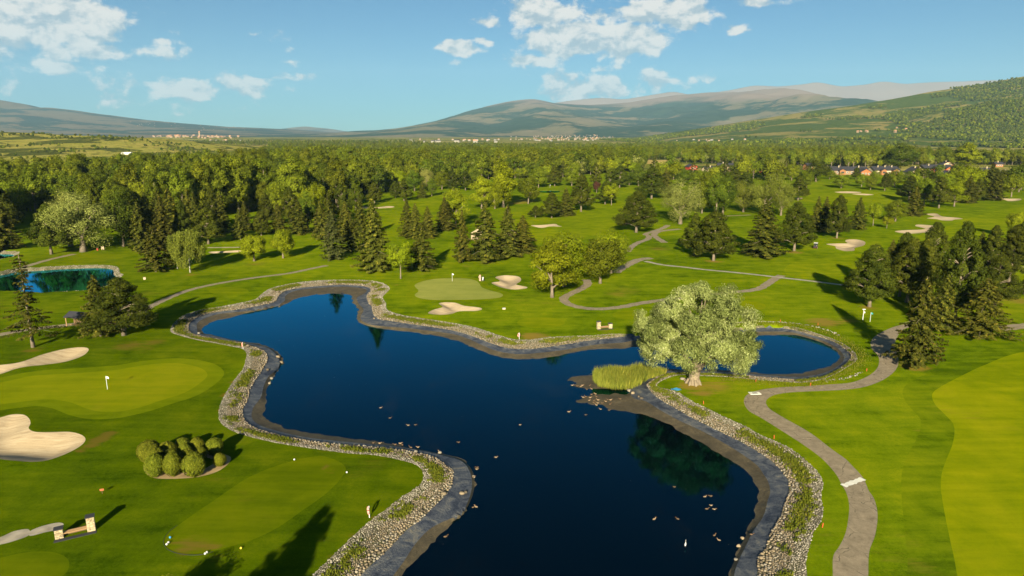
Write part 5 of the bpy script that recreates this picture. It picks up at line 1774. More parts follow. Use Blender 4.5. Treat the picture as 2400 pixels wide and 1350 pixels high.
for i in big:
    o = link('stone', sm[int(SR.integers(len(sm)))], BANK)
    r_ = R_[i]
    o.location = S_[i] + np.array((0, 0, r_ * .28))
    o.rotation_euler = (SR.normal(0, .15), SR.normal(0, .15), SR.uniform(0, 6.28))
    o.scale = (r_ * SR.uniform(.9, 1.25), r_ * SR.uniform(.8, 1.0), r_ * SR.uniform(.55, .8))
mk = np.ones(len(S_), bool)
mk[big] = False
nearm = dcam < 108
pale = T_ < .34
for nm_, sel, var_, mt_ in (('stones', mk & nearm & ~pale, SV2, 'stone'), ('stones', mk & ~nearm & ~pale, SV1, 'stone'),
                            ('pale_stones', mk & nearm & pale, SV2, 'pale_stone'), ('pale_stones', mk & ~nearm & pale, SV1, 'pale_stone')):
    if sel.any():
        tag(link(nm_, stone_mesh(nm_, S_[sel], R_[sel], var_, M[mt_], 5), BANK), kind='stuff')

# rings of the smaller ponds, and the thin outer row round the right hand basin
for (zi, loop, w_) in ((NB1 + 4, cLo, 1.5), (NB1 + 6, cSo, 1.6)):
    Q = zone_points(zi, 2000, SR)
    Q = Q[(Q[:, 1] > np.median(Q[:, 1]) - 4) | (Q[:, 0] > np.percentile(Q[:, 0], 75))]
    rr = SR.uniform(.10, .19, len(Q))
    kp = thin(Q, rr)
    tag(link('pale_stones', stone_mesh('pale_stones', Q[kp], rr[kp], SV1, M['pale_stone'], 8), ZOBJ[zi]), kind='stuff')
OUT = resample(gpts([(1729,757),(1757,754),(1827,755),(1873,759),(1920,768),(1950,778),(1965,786)]), .25, .0, closed=False)
OUT2 = resample(gpts([(1930,893),(1970,889),(2000,881),(2016,873)]), .25, .0, closed=False)
Q = np.vstack([OUT, OUT2])
Q = Q + SR.normal(0, .22, Q.shape)
Q = np.column_stack([Q, [drop(x, y) for x, y in Q]])
tag(link('pale_stones', stone_mesh('pale_stones', Q, SR.uniform(.10, .2, len(Q)), SV1, M['pale_stone'], 9), BANK), kind='stuff')

# loose boulders on the liner edge
BOULD = [(1083,1157,.30),(1091,1155,.24),(1110,1118,.22),(1031,1062,.26),(652,837,.45),(660,851,.40),(627,868,.34),(637,888,.3),(632,899,.34),(1740,1263,.22),(1731,1281,.24),(1783,1308,.28),(1725,1312,.2),
         (1041,1159,.32),(945,1278,.0),(466,782,.3),(655,720,.3),(974,1060,.28),(877,747,.25),(1503,935,.3),(1497,930,.26),(1475,918,.42),(1483,922,.34),(1470,912,.3),(1600,889,.4),(1607,893,.34)]
bl = ['pale boulder lying on the %s' % q for q in ()]
for j, (px, py, r_) in enumerate(BOULD):
    if r_ <= 0:
        continue
    p = cast(px, py)
    o = link('boulder', sm[j % len(sm)], None, p + Vector((0, 0, r_ * .3)))
    o.scale = (r_ * 1.15, r_ * .95, r_ * .8)
    o.rotation_euler = (0, 0, j * 1.3)
    tag(o, 'pale boulder lying by the water edge of the pond', 'boulder', 'boulders along the water edge')

# weeds between the stones
Wp = P[is_weed]
Wp = Wp[SR.random(len(Wp)) < .55]
n = len(Wp) * 6
base_ = np.repeat(Wp, 6, 0) + np.column_stack([SR.normal(0, .12, (n, 2)), np.zeros(n)])
L = SR.uniform(.16, .42, n)
up = unit(np.column_stack([SR.normal(0, .55, (n, 2)), np.ones(n)]))
base_ = base_ + up * (L * .5)[:, None]
tw = np.repeat(np.clip(SR.normal(.45, .2, len(Wp)), 0, 1), 6)
wv, wt_ = leaf_arrays(base_, sph(SR, n) + np.array((0, -.4, .5)), up, L, L * .36, np.clip(tw + SR.normal(0, .12, n), 0, 1))
tag(link('weeds', new_mesh('weeds', wv, np.arange(len(wv)).reshape(-1, 4), [M['l_weed']], False, dict(tint=wt_))), 'yellow green weeds growing between the bank stones', 'weeds', kind='stuff')

# tall grass fringe on the outer bank of the right hand basin
FR = resample(gpts([(1735,762),(1780,759),(1827,759),(1873,763),(1920,774),(1960,790),(1998,812),(2018,836),(2015,850),(1992,866),(1960,884),(1922,897),(1873,902),(1827,900),(1760,893),(1690,888)]), .12, 0, closed=False)
FR = np.repeat(FR, 6, 0) + SR.normal(0, .8, (len(FR) * 6, 2))
FZ = ground_z(FR[:, 0].copy(), FR[:, 1].copy())
n = len(FR)
L = SR.uniform(.18, .45, n)
up = unit(np.column_stack([SR.normal(0, .5, (n, 2)), np.ones(n)]))
wv, wt_ = leaf_arrays(np.column_stack([FR, FZ]) + up * (L * .45)[:, None], sph(SR, n), up, L, L * .22, np.clip(SR.normal(.5, .22, n), 0, 1))
tag(link('tall_grass', new_mesh('tall_grass', wv, np.arange(len(wv)).reshape(-1, 4), [M['l_weed']], False, dict(tint=wt_))), 'tall yellowish grass ringing the right hand basin', 'grass', kind='stuff')

# reed bed on the spit
RB = gpts([(1391,896),(1394,886),(1420,880),(1480,876),(1535,874),(1562,876),(1556,884),(1520,892),(1500,906),(1480,914),(1440,914),(1405,908)], -0.9)
rx, ry = SR.uniform(RB[:, 0].min(), RB[:, 0].max(), 16000), SR.uniform(RB[:, 1].min(), RB[:, 1].max(), 16000)
kk = inside(RB, rx, ry)
rx, ry = rx[kk], ry[kk]
n = len(rx)
hgt = SR.uniform(1.5, 2.5, n) * (0.75 + .5 * fbm(rx / 2.2, ry / 2.2, 2)) * (1 - .35 * sstep(RB[:, 0].max() - 5, RB[:, 0].max(), rx))
up = unit(np.column_stack([SR.normal(0, .14, n), SR.normal(0, .14, n), np.ones(n)]))
base_ = np.column_stack([rx, ry, np.full(n, -1.0)]) + up * (hgt * .5)[:, None]
tt_ = np.clip(SR.normal(.42, .2, n) + .5 * (fbm(rx / 1.6 + 4, ry / 1.6, 2) - .5), 0, 1)
wv, wt_ = leaf_arrays(base_, unit(SR.normal(0, 1, (n, 3)) * np.array((1, 1, .2))), up, hgt, SR.uniform(.05, .10, n), tt_)
tag(link('reeds', new_mesh('reeds', wv, np.arange(len(wv)).reshape(-1, 4), [M['l_reed']], False, dict(tint=wt_))), 'dense green and straw coloured reeds on the mud spit', 'reeds', kind='stuff')

# floating bits of leaf and feather
n = 380
fx, fy = SR.uniform(cD[:, 0].min(), cD[:, 0].max(), n), SR.uniform(58, cD[:, 1].max(), n)
kk = inside(offset(cD, -.4), fx, fy) & (fbm(fx / 12, fy / 9, 3) > .47)
fx, fy = fx[kk], fy[kk]
n = len(fx)
L = SR.uniform(.03, .10, n)
wv, wt_ = leaf_arrays(np.column_stack([fx, fy, np.full(n, Z_WATER + .012)]), np.column_stack([SR.normal(0, .08, (n, 2)), np.ones(n)]), sph(SR, n), L, L * .6, SR.random(n))
tag(link('floating_bits', new_mesh('floating_bits', wv, np.arange(len(wv)).reshape(-1, 4), [M['pale_stone']], False, dict(tint=wt_))), 'pale leaf bits floating on the pond', 'floating bits', kind='stuff')

# earth bed of the clipped bushes
bed = resample(gpts([(338,1092),(345,1115),(365,1124),(420,1125),(470,1120),(510,1108),(536,1088),(540,1072),(500,1062),(440,1058),(370,1070)]), .4)
bz = np.array([drop(x, y) for x, y in bed]).max() + .03
r_ = geometry.delaunay_2d_cdt([Vector(p) for p in bed], [(i, (i + 1) % len(bed)) for i in range(len(bed))], [], 1, 1e-4, False)
bv = [(v.x, v.y, drop(v.x, v.y) + .012) for v in r_[0]]
tag(link('planting_bed', new_mesh('planting_bed', bv, [list(f) for f in r_[2]], [M['bare']], True)), kind='structure')

# ------------------------------------------------------------------ small things on the course
C = {}
for nm_, col, rg in (('white', (.62, .60, .56), .5), ('red', (.30, .04, .02), .7), ('orange', (.48, .075, .02), .6), ('dark', (.025, .025, .028), .6), ('slate', (.030, .030, .036), .85), ('wood', (.36, .22, .10), .8),
                     ('wood_red', (.34, .10, .035), .8), ('cream', (.44, .35, .23), .9), ('canvas', (.46, .36, .24), .9), ('tile', (.46, .22, .12), .9), ('grey', (.32, .31, .30), .85), ('blue', (.05, .28, .50), .5), ('teal', (.02, .22, .20), .6),
                     ('yellow', (.75, .55, .05), .6), ('skin', (.50, .30, .20), .6), ('maroon', (.075, .02, .02), .8), ('shorts', (.30, .29, .27), .85), ('navy', (.08, .10, .20), .6), ('pink', (.72, .34, .28), .5), ('brown', (.14, .085, .045), .8),
                     ('duck', (.11, .07, .04), .8), ('duck_pale', (.30, .21, .13), .8), ('bill', (.55, .25, .03), .5), ('orange_wall', (.24, .11, .045), .85), ('tan_wall', (.21, .145, .085), .9), ('village_wall', (.26, .20, .13), .9), ('village_white', (.27, .25, .21), .9)):
    C[nm_] = plain(nm_ + '_surface', col, rg, .12, 8.0)
m, t = material('glass_pane')
finish(t, (.03, .04, .05), .08, None, spec=.6)
C['glass'] = m
m, t = material('stone_masonry')
pos = t.n('ShaderNodeTexCoord').outputs['Object']
vo = t.n('ShaderNodeTexVoronoi', Vector=t.scalevec(pos, (1, 1, 1.9)), Scale=4.2)
ve = t.n('ShaderNodeTexVoronoi', dict(feature='DISTANCE_TO_EDGE'), Vector=t.scalevec(pos, (1, 1, 1.9)), Scale=4.2)
g_ = t.n('ShaderNodeSeparateColor', Color=vo.outputs[1]).outputs[0]
c = t.ramp(g_, [(0.0, (.22, .17, .10)), (.5, (.42, .33, .19)), (1.0, (.55, .46, .30))])
jt = t.smooth(ve.outputs[0], .0, .06)
c = t.mix(jt, (.12, .10, .07), c)
finish(t, c, .9, jt, .8, .03)
C['masonry'] = m


def upright(px, py):
    return cast(px, py)


def flagstick(px, py, h, label, col='white'):
    e = tag(empty('flagstick', upright(px, py)), label, 'flag')
    MB().tube([(0, 0, -.1), (0, 0, h)], .035, 8).build('pole', C['white'], e)
    b = MB()
    vs, fs = [], []
    for i in range(6):
        u = i / 5
        for z_ in (0, 1):
            vs.append((.02 + u * .42, .06 * math.sin(u * 5) + .05 * u, h - .05 - .34 * (1 - z_) - .10 * u))
    for i in range(5):
        fs.append((2 * i, 2 * i + 2, 2 * i + 3, 2 * i + 1))
    b.add(vs, fs).build('flag_cloth', C[col], e)
    MB().lathe([(.054, -.02), (.054, .02)], 10).build('cup_rim', C['white'], e)


flagstick(252, 912, 2.2, 'white flagstick on the large left green')
flagstick(1060, 659, 2.2, 'white flagstick at the back of the pale middle green')
flagstick(2039, 754, 2.1, 'short teal flag beside the white lamp post under the pines', 'teal')
flagstick(1289, 440, 2.3, 'tiny flagstick by the far water sliver')


def life_ring(px, py, label, rz):
    e = tag(empty('life_ring_post', upright(px, py), rz), label, 'life ring')
    MB().tube([(0, 0, -.1), (0, 0, 1.35)], .05, 8).build('post', C['white'], e)
    ring = MB().torus((.10, 0, .86), .34, .085, 'X', 20, 8).build('ring', C['pink'], e, True)
    for k in range(4):
        a = k * math.pi / 2 + .5
        MB().tube([(.10, math.cos(a - .14) * .34, .86 + math.sin(a - .14) * .34), (.10, math.cos(a + .14) * .34, .86 + math.sin(a + .14) * .34)], .095, 8).build('band', C['red'], ring)
    MB().box((.05, 0, 1.18), (.12, .06, .04)).build('hook', C['grey'], e)


life_ring(866, 1213, 'red and white life ring on a post by the near stones', .35 + math.pi)
life_ring(570, 818, 'life ring on a post at the pond corner below the left green', .5 + math.pi)
life_ring(1217, 795, 'life ring on a post on the far bank near the stone bench', 2.6)

for i, (px, py, lab) in enumerate([(1649,947,'orange stake on the grass below the big willow'),(1814,1028,'orange stake on the strip between stones and cart path'),(1771,896,'orange stake beside the round basin, nearer the willow'),
                                   (1899,904,'orange stake at the cart path edge below the round basin'),(1829,754,'orange stake behind the round basin, on the left'),(1917,762,'orange stake behind the round basin, on the right'),
                                   (2031,870,'orange stake at the bend of the cart path'),(1927,1236,'orange stake leaning by the lower stones')]):
    e = tag(empty('boundary_stake', upright(px, py), .3 * i), lab, 'stake', 'orange hazard stakes round the pond')
    e.rotation_euler = (.05 * ((i % 3) - 1), .08 * ((i % 4) - 1.5), 0)
    MB().box((0, 0, .22), (.075, .075, .55), 0, .9).build('post', C['orange'], e)
    MB().box((0, 0, .525), (.06, .06, .05), 0, .3).build('tip', C['red'], e)


def stone_bench(pa, pb, ha, hb, label):
    """two masonry pillars with slate caps and a plank seat between"""
    A, B = upright(*pa), upright(*pb)
    d = B - A
    L = math.hypot(d.x, d.y)
    e = tag(empty('stone_bench', A, math.atan2(d.y, d.x)), label, 'bench')
    for x, h in ((0, ha), (L, hb)):
        pl_ = MB().box((x, 0, h / 2 - .1), (.72, .62, h + .2), 0, .97).build('pillar', C['masonry'], e)
        MB().box((x, 0, h + .052), (.84, .74, .10)).build('cap', C['slate'], pl_)
    for k in range(3):
        MB().box((L / 2, -.20 + .2 * k, .46), (L - .74, .17, .06)).build('seat_plank', C['wood'], e)
    MB().box((L / 2, .24, .22), (L - .74, .10, .30)).build('seat_support', C['brown'], e)
    MB().box((L / 2, -.62, .02), (L + .9, .5, .06)).build('foot_slab', C['slate'], e)


stone_bench((140, 1260), (215, 1242), 1.0, 1.55, 'stone bench with two slate capped pillars at the lower left')
stone_bench((1403, 771), (1430, 769), 1.6, 1.0, 'stone bench with two pillars on the far bank left of the big willow')

for i, (px, py, cl, lab) in enumerate([(391,1278,'white','front white tee marker at the left end of the hose arc'),(395,1274,'white','rear white tee marker at the left end of the hose arc'),(481,1300,'white','front white tee marker at the right end of the hose arc'),
                                       (485,1297,'white','rear white tee marker at the right end of the hose arc'),(399,1262,'blue','blue tee marker above the left white markers'),(565,1287,'yellow','yellow tee marker lying near the bottom shadow'),
                                       (690,1079,'white','white tee marker at the far end of the large tee'),(813,1109,'white','white tee marker beside the far tip of the large tee')]):
    e = tag(empty('tee_marker', upright(px, py)), lab, 'tee marker', 'tee markers on the large tee')
    MB().ball((0, 0, .13), .11, 10, 7).build('ball', C[cl], e, True)
    MB().tube([(0, 0, -.08), (0, 0, .05)], .02, 6).build('spike', C['dark'], e)

hs = resample(gpts([(416,1236),(400,1248),(388,1262),(384,1275),(390,1289),(408,1299),(440,1305),(475,1304),(500,1297)]), .3, 0, closed=False)
tag(MB().tube([(x, y, drop(x, y) + .02) for x, y in hs], .022, 6).build('garden_hose', C['dark'], None, True), 'dark hose lying in an arc round the end of the tee', 'hose')

e = tag(empty('wooden_sign', upright(240, 1157), .3), 'small brown wooden sign on the grass above the stone bench', 'sign')
MB().tube([(0, 0, -.1), (0, 0, .55)], .035, 6).build('post', C['brown'], e)
MB().box((0, -.03, .50), (.42, .03, .24), 0).build('board', C['wood_red'], e)
e = tag(empty('marker_box', upright(339, 655), .4), 'white box standing on the grass right of the left pond', 'box')
MB().box((0, 0, .28), (.6, .45, .56)).build('box_body', C['cream'], e)
MB().box((0, 0, .59), (.66, .5, .06)).build('lid', C['cream'], e)
e = tag(empty('marker_box', upright(1181, 725), .2), 'low white box on the grass right of the pale green', 'box')
MB().box((0, 0, .16), (.7, .4, .32)).build('box_body', C['cream'], e)
MB().box((0, 0, .35), (.75, .45, .05)).build('lid', C['grey'], e)
e = tag(empty('litter_bin', upright(229, 587)), 'red bin on the tee behind the left pond', 'bin')
MB().lathe([(.28, 0), (.32, .8), (.34, .85)], 12).build('bin_body', C['red'], e)
MB().lathe([(.36, .85), (.32, .95), (.05, 1.0)], 12).build('lid', C['dark'], e)
e = tag(empty('tee_sign', upright(241, 586)), 'pale wooden tee sign next to the red bin', 'sign')
MB().box((0, 0, .7), (1.0, .10, 1.1)).build('board', C['cream'], e)
for s_ in (-.4, .4):
    MB().tube([(s_, .07, -.1), (s_, .07, 1.3)], .05, 6).build('post', C['wood'], e)

# lamp post with cross head
e = tag(empty('lamp_post', upright(2022, 750)), 'white lamp post with cross head under the large pine', 'lamp post')
MB().tube([(0, 0, -.1), (0, 0, 2.35)], [.07, .05], 8).build('pole', C['white'], e)
MB().box((0, 0, 2.42), (.62, .16, .14)).build('lamp_head', C['white'], e)
MB().box((.12, -.08, 1.75), (.28, .16, .32)).build('control_box', C['white'], e)

# drain slab on the cart path, concrete strip across it
e = tag(empty('drain_slab', upright(1769, 922), .08), 'white concrete slab with a dark grate on the cart path bend', 'drain')
MB().box((0, 0, .02), (1.75, 1.0, .08)).build('slab', M['white_concrete'], e)
for k in range(6):
    MB().box((-.34 + .135 * k, 0, .068), (.07, .50, .02)).build('grate_bar', C['dark'], e)
pa, pb = upright(1976, 1139), upright(2023, 1122)
d = pb - pa
strip = MB()
nseg = 12
vs, fs = [], []
for i in range(nseg + 1):
    q = pa.lerp(pb, i / nseg)
    nr = Vector((-d.y, d.x, 0)).normalized()
    w_ = .36 + .07 * math.sin(i * 2.3) + .04 * math.cos(i * 5.1)
    for s_ in (-1, 1):
        vs.append((q.x + nr.x * w_ * s_, q.y + nr.y * w_ * s_, q.z + .018))
for i in range(nseg):
    fs.append((2 * i, 2 * i + 2, 2 * i + 3, 2 * i + 1))
tag(strip.add(vs, fs).build('concrete_strip', M['white_concrete']), kind='structure')

# blue tarp by the willow
vs, fs = [], []
for i in range(6):
    for j in range(4):
        vs.append((i * .32 - .8, j * .3 - .45, .06 + .07 * math.sin(i * 1.7 + j) + .03 * math.cos(j * 3 + i)))
for i in range(5):
    for j in range(3):
        a = i * 4 + j
        fs.append((a, a + 4, a + 5, a + 1))
tag(MB().add(vs, fs).build('tarp', C['blue'], None, True, upright(1584, 913)), 'small crumpled blue tarp beside the willow roots', 'tarp')

# golf cart
e = tag(empty('golf_cart', upright(1911, 582), math.radians(60), (1.08, 1.08, 1.05)), 'golf cart with a white roof parked by the big dark pine', 'golf cart')
b = MB().box((0, 0, .42), (2.2, 1.10, .22)).box((.85, 0, .66), (.5, 1.05, .34), 0, .8).box((-.72, 0, .66), (.75, 1.05, .34), 0, .92)
b.build('body', C['maroon'], e)
MB().box((-.30, 0, .80), (.52, 1.0, .14)).box((-.58, 0, 1.05), (.12, 1.0, .42)).build('seat', C['cream'], e)
MB().box((-.05, 0, 1.88), (1.75, 1.22, .07), 0, .93).build('roof', C['white'], e)
for sx_, sy_ in ((.72, .5), (.72, -.5), (-.85, .5), (-.85, -.5)):
    MB().tube([(sx_ * 1.08, sy_, .6), (sx_, sy_, 1.87)], .03, 6).build('roof_post', C['dark'], e)
    wh = MB().tube([(math.copysign(.72, sx_), sy_ * 1.02 - .09, .24), (math.copysign(.72, sx_), sy_ * 1.02 + .09, .24)], .24, 12).build('wheel', C['dark'], e)
    MB().tube([(math.copysign(.72, sx_), sy_ * 1.02 - .10, .24), (math.copysign(.72, sx_), sy_ * 1.02 + .10, .24)], .11, 10).build('rim', C['white'], wh)
MB().box((-1.05, 0, .95), (.34, .8, .9), 0, .9).build('bag_rack', C['dark'], e)
MB().torus((.36, .25, 1.02), .16, .02, 'X', 12, 5).build('steering_wheel', C['dark'], e)
MB().box((.72, 0, 1.35), (.02, 1.0, .75)).build('windscreen', C['glass'], e)

# golfer
e = tag(empty('person', upright(1125.5, 658), math.radians(200)), 'golfer in a dark maroon shirt and grey shorts beside the pale green', 'person')


def skin_figure(name, chains, mt, parent, sub=2):
    """chains: list of lists of (x,y,z,r); a shared first point joins chains"""
    vs, es, rs, idx = [], [], [], {}
    for ch in chains:
        prev = None
        for (x, y, z, r_) in ch:
            k_ = (round(x, 3), round(y, 3), round(z, 3))
            if k_ not in idx:
                idx[k_] = len(vs)
                vs.append((x, y, z)); rs.append(r_)
            if prev is not None and prev != idx[k_]:
                es.append((prev, idx[k_]))
            prev = idx[k_]
    me = bpy.data.meshes.new(name)
    me.from_pydata(vs, es, [])
    o = bpy.data.objects.new(name, me)
    COL.objects.link(o)
    me.materials.append(mt)
    md = o.modifiers.new('skin', 'SKIN')
    for i, sv in enumerate(me.skin_vertices[0].data if me.skin_vertices else []):
        pass
    if not me.skin_vertices:
        bm = bmesh.new(); bm.from_mesh(me)
        ly = bm.verts.layers.skin.verify()
        bm.verts.ensure_lookup_table()
        for i, v in enumerate(bm.verts):
            v[ly].radius = (rs[i], rs[i])
            v[ly].use_root = i == 0
        bm.to_mesh(me); bm.free()
    ss = o.modifiers.new('sub', 'SUBSURF')
    ss.levels = ss.render_levels = sub
    o.parent = parent
    return o


pel = (0, 0, .95, .15)
body = skin_figure('body', [
    [pel, (0, 0, 1.10, .145), (.01, 0, 1.28, .165), (.02, 0, 1.42, .13), (.03, 0, 1.50, .062), (.06, 0, 1.62, .098), (.06, 0, 1.72, .085)],
    [pel, (0, .10, .90, .095), (.02, .11, .52, .068), (-.01, .11, .10, .045), (.02, .11, .05, .045), (.16, .12, .04, .04)],
    [pel, (0, -.10, .90, .095), (.04, -.12, .52, .068), (.03, -.12, .10, .045), (.06, -.12, .05, .045), (.20, -.13, .04, .04)],
    [(.02, 0, 1.42, .13), (.02, .19, 1.38, .062), (.06, .24, 1.12, .048), (.26, .12, 1.02, .038), (.33, .07, 1.01, .034)],
    [(.02, 0, 1.42, .13), (.02, -.19, 1.38, .062), (.06, -.24, 1.12, .048), (.26, -.10, 1.04, .038), (.33, -.05, 1.02, .034)]], C['skin'], e)
skin_figure('shirt', [[(0, 0, .96, .20), (0, 0, 1.12, .195), (.01, 0, 1.28, .21), (.02, 0, 1.43, .17)], [(.02, 0, 1.43, .17), (.02, .19, 1.385, .095), (.045, .225, 1.20, .085)], [(.02, 0, 1.43, .17), (.02, -.19, 1.385, .095), (.045, -.225, 1.20, .085)]], C['maroon'], e, 1)
skin_figure('shorts', [[(0, 0, .97, .19), (0, .10, .88, .135), (.015, .11, .60, .115)], [(0, 0, .97, .19), (0, -.10, .88, .135), (.03, -.12, .60, .115)]], C['shorts'], e, 1)
for y_, x_ in ((.115, .09), (-.125, .13)):
    MB().ball((x_, y_, .05), .075, 10, 6, (1.9, .7, .75)).build('shoe', C['white'], e, True)
MB().ball((.055, 0, 1.72), .112, 12, 7, (1.05, .95, .62)).box((.17, 0, 1.70), (.12, .15, .02)).build('cap', C['dark'], e, True)
for y_ in (.036, -.036):
    MB().ball((.150, y_, 1.635), .014, 6, 5).build('eye', C['dark'], e)
MB().ball((.162, 0, 1.605), .02, 6, 5, (1, .8, 1.3)).build('nose', C['skin'], e)
MB().box((.152, 0, 1.568), (.012, .045, .010)).build('mouth', C['maroon'], e)
for s_ in (-1, 1):
    for k in range(4):
        MB().tube([(.335, s_ * (.03 + .016 * k), 1.01), (.385, s_ * (.028 + .015 * k), 1.0), (.395, s_ * (.018 + .012 * k), .975)], .0085, 5).build('finger', C['skin'], e)
    MB().tube([(.33, s_ * .03, 1.02), (.365, s_ * .008, 1.035)], .010, 5).build('thumb', C['skin'], e)
    MB().ball((.06, s_ * .098, 1.625), .026, 6, 5, (.7, .4, 1.1)).build('ear', C['skin'], e)

e = tag(empty('golf_trolley', upright(1131.5, 659), 1.1), 'golf trolley with a white and blue bag next to the golfer', 'golf trolley')
MB().tube([(-.05, 0, .30), (.12, 0, .75), (.20, 0, 1.12)], [.15, .17, .155], 12).build('bag', C['white'], e, True)
MB().tube([(.02, -.17, .42), (.13, -.17, .85)], [.07, .08], 8).build('bag_pocket', C['navy'], e, True)
for k in range(6):
    MB().tube([(.20 + .03 * math.cos(k), .08 * math.sin(k), 1.08), (.29 + .05 * math.cos(k), .11 * math.sin(k), 1.36)], [.012, .022], 6).build('club', C['dark'], e)
for s_ in (-.38, .38):
    MB().torus((.05, s_, .19), .17, .03, 'Y', 16, 6).tube([(.05, s_ - .03, .19), (.05, s_ + .03, .19)], .06, 8).build('wheel', C['dark'], e)
MB().tube([(.05, -.38, .19), (.05, .38, .19)], .02, 6).tube([(.05, 0, .19), (-.12, 0, .12), (-.55, 0, .12)], .02, 6).tube([(.1, 0, .6), (-.30, 0, 1.05), (-.42, 0, 1.0)], .02, 6).build('frame', C['grey'], e)

# shelter under the conifers, open gable roof in slate
e = tag(empty('shelter', upright(186, 763), -.25), 'small shelter with a dark slate roof half hidden by the conifers', 'shelter')
MB().box((.2, .4, 1.05), (2.4, 1.4, 2.2)).build('wall', C['brown'], e)
b = MB()
b.add([(-2.3, -1.5, 2.1), (2.5, -1.5, 2.1), (2.5, 0.2, 3.0), (-2.3, 0.2, 3.0), (-2.3, 1.9, 2.1), (2.5, 1.9, 2.1), (-2.3, -1.5, 1.98), (2.5, -1.5, 1.98), (2.5, .2, 2.86), (-2.3, .2, 2.86), (-2.3, 1.9, 1.98), (2.5, 1.9, 1.98)],
      [(0, 1, 2, 3), (3, 2, 5, 4), (6, 9, 8, 7), (9, 10, 11, 8), (0, 6, 7, 1), (4, 5, 11, 10), (0, 3, 9, 6), (3, 4, 10, 9), (1, 7, 8, 2), (2, 8, 11, 5)])
b.build('roof', C['slate'], e)
for x_ in (-2.0, 2.2):
    MB().tube([(x_, -1.2, -.1), (x_, -1.2, 2.2)], .08, 8).build('post', C['wood'], e)
MB().box((0, -.9, .42), (2.6, .4, .08)).build('bench_board', C['wood'], e)
e = tag(empty('garden_bench', upright(268, 773), .25), 'low pale plank bench behind the conifer trunks', 'bench')
for k in range(3):
    MB().box((0, -.16 + .16 * k, .48), (5.0, .13, .06)).build('seat_plank', C['canvas'], e)
for x_ in (-2.2, 0, 2.2):
    MB().box((x_, 0, .21), (.10, .42, .48)).build('leg', C['wood'], e)

# cream canvas huts among the spruces


def canvas_hut(px, py, s_, label, rz):
    e = tag(empty('canvas_hut', upright(px, py), rz, (s_, s_, s_)), label, 'hut')
    MB().box((0, 0, .95), (3.4, 3.4, 2.1)).build('wall', C['canvas'], e)
    MB().add([(-2.1, -2.1, 1.9), (2.1, -2.1, 1.9), (2.1, 2.1, 1.9), (-2.1, 2.1, 1.9), (0, 0, 3.7)], [(0, 1, 4), (1, 2, 4), (2, 3, 4), (3, 0, 4), (3, 2, 1, 0)]).build('roof', C['canvas'], e)
    d_ = MB().box((0, -1.72, .85), (1.0, .05, 1.7)).build('door', C['brown'], e)
    MB().ball((.38, -1.77, .85), .05, 6, 5).build('handle', C['grey'], d_)


canvas_hut(1120, 562, 1.15, 'cream canvas hut between the layered spruces, left one', .5)
canvas_hut(1197, 558, 1.0, 'cream canvas hut right of the layered spruces, half hidden', -.3)

# ------------------------------------------------------------------ birds


def duck_mesh(variant):
    b = MB()
    rings = [(-.30, .02, .16), (-.22, .09, .13), (-.08, .145, .115), (.08, .15, .11), (.19, .11, .12), (.235, .065, .17), (.245, .055, .25), (.262, .066, .315), (.305, .05, .325), (.345, .028, .31), (.40, .018, .30)]
    n_ = 10
    vs, fs = [], []
    for i, (x, r_, z) in enumerate(rings):
        for k in range(n_):
            a = 2 * math.pi * k / n_
            if 4 <= i <= 6:                        # neck rises: rings lie flatter
                vs.append((x + r_ * math.cos(a) * .75, r_ * math.sin(a), z + r_ * .35 * math.cos(a)))
            else:
                vs.append((x, r_ * math.sin(a), z + r_ * .82 * math.cos(a)))
    for i in range(len(rings) - 1):
        for k in range(n_):
            fs.append((i * n_ + k, i * n_ + (k + 1) % n_, (i + 1) * n_ + (k + 1) % n_, (i + 1) * n_ + k))
    fs += [tuple(range(n_)), tuple((len(rings) - 1) * n_ + k for k in range(n_))]
    return new_mesh('duck_body', vs, fs, [C['duck_pale' if variant else 'duck']], True)


DM = [duck_mesh(0), duck_mesh(1)]
wingm = MB().ball((-.06, 0, .145), 1, 10, 6, (.20, .158, .075)).mesh('wing', C['brown'], True)
billm = MB().box((.405, 0, .302), (.09, .045, .022), 0, .8).mesh('bill', C['bill'])
Z5 = lambda a: [(1200 + x / 4.2857, 720 + y / 4.2857) for x, y in a]
Z7 = lambda a: [(1460 + x / 4.2857, 1035 + y / 4.2857) for x, y in a]
SWIM = [(1075,1037),(1162,1072),(1118.5,1096),(1117,1100),(1109,1189),(1116,1188),(1044,1258),(892,956),(914,980),(957,997),(973.5,996)] + Z5([(570,1052),(740,1083),(890,1025),(975,1035),(80,1183),(750,825),(800,822)]) + Z7([(518,457),(822,554),(882,549),(887,642),(842,677),(915,680),(550,777),(313,780),(918,942),(965,990)])
SHORE = [(875,1039),(890,1040),(926,1043),(938,1041),(943,1044),(980,1050),(963,1050),(1030,1060),(1109,1119)] + Z5([(715,910),(740,902),(785,912),(800,882),(838,876),(848,902),(775,940),(825,940),(865,935),(820,960),(862,967),(905,967),(943,950),(960,930),(848,988),(985,977),(990,935),(1085,925),(605,790),(655,795),(690,800),(780,790),(705,790)]) + Z7([(1290,937)])
for j, (px, py) in enumerate(SWIM + SHORE):
    sw = j < len(SWIM)
    if sw:
        x, y = G(px, py, Z_WATER)
        p = Vector((x, y, Z_WATER - .06))
        lab, grp = 'brown duck swimming on the dark pond', 'ducks swimming on the pond'
    else:
        p = cast(px, py)
        p.z = max(p.z, Z_WATER) + .0
        lab, grp = 'brown duck resting on the muddy shore', 'ducks resting on the shore'
    s_ = random.uniform(.62, .80)
    e = tag(empty('duck', p, random.choice((0, math.pi)) + random.uniform(-.7, .7), (s_, s_, s_)), lab, 'duck', grp)
    link('duck_body', DM[j % 2], e)
    link('wing', wingm, e)
    link('bill', billm, e)
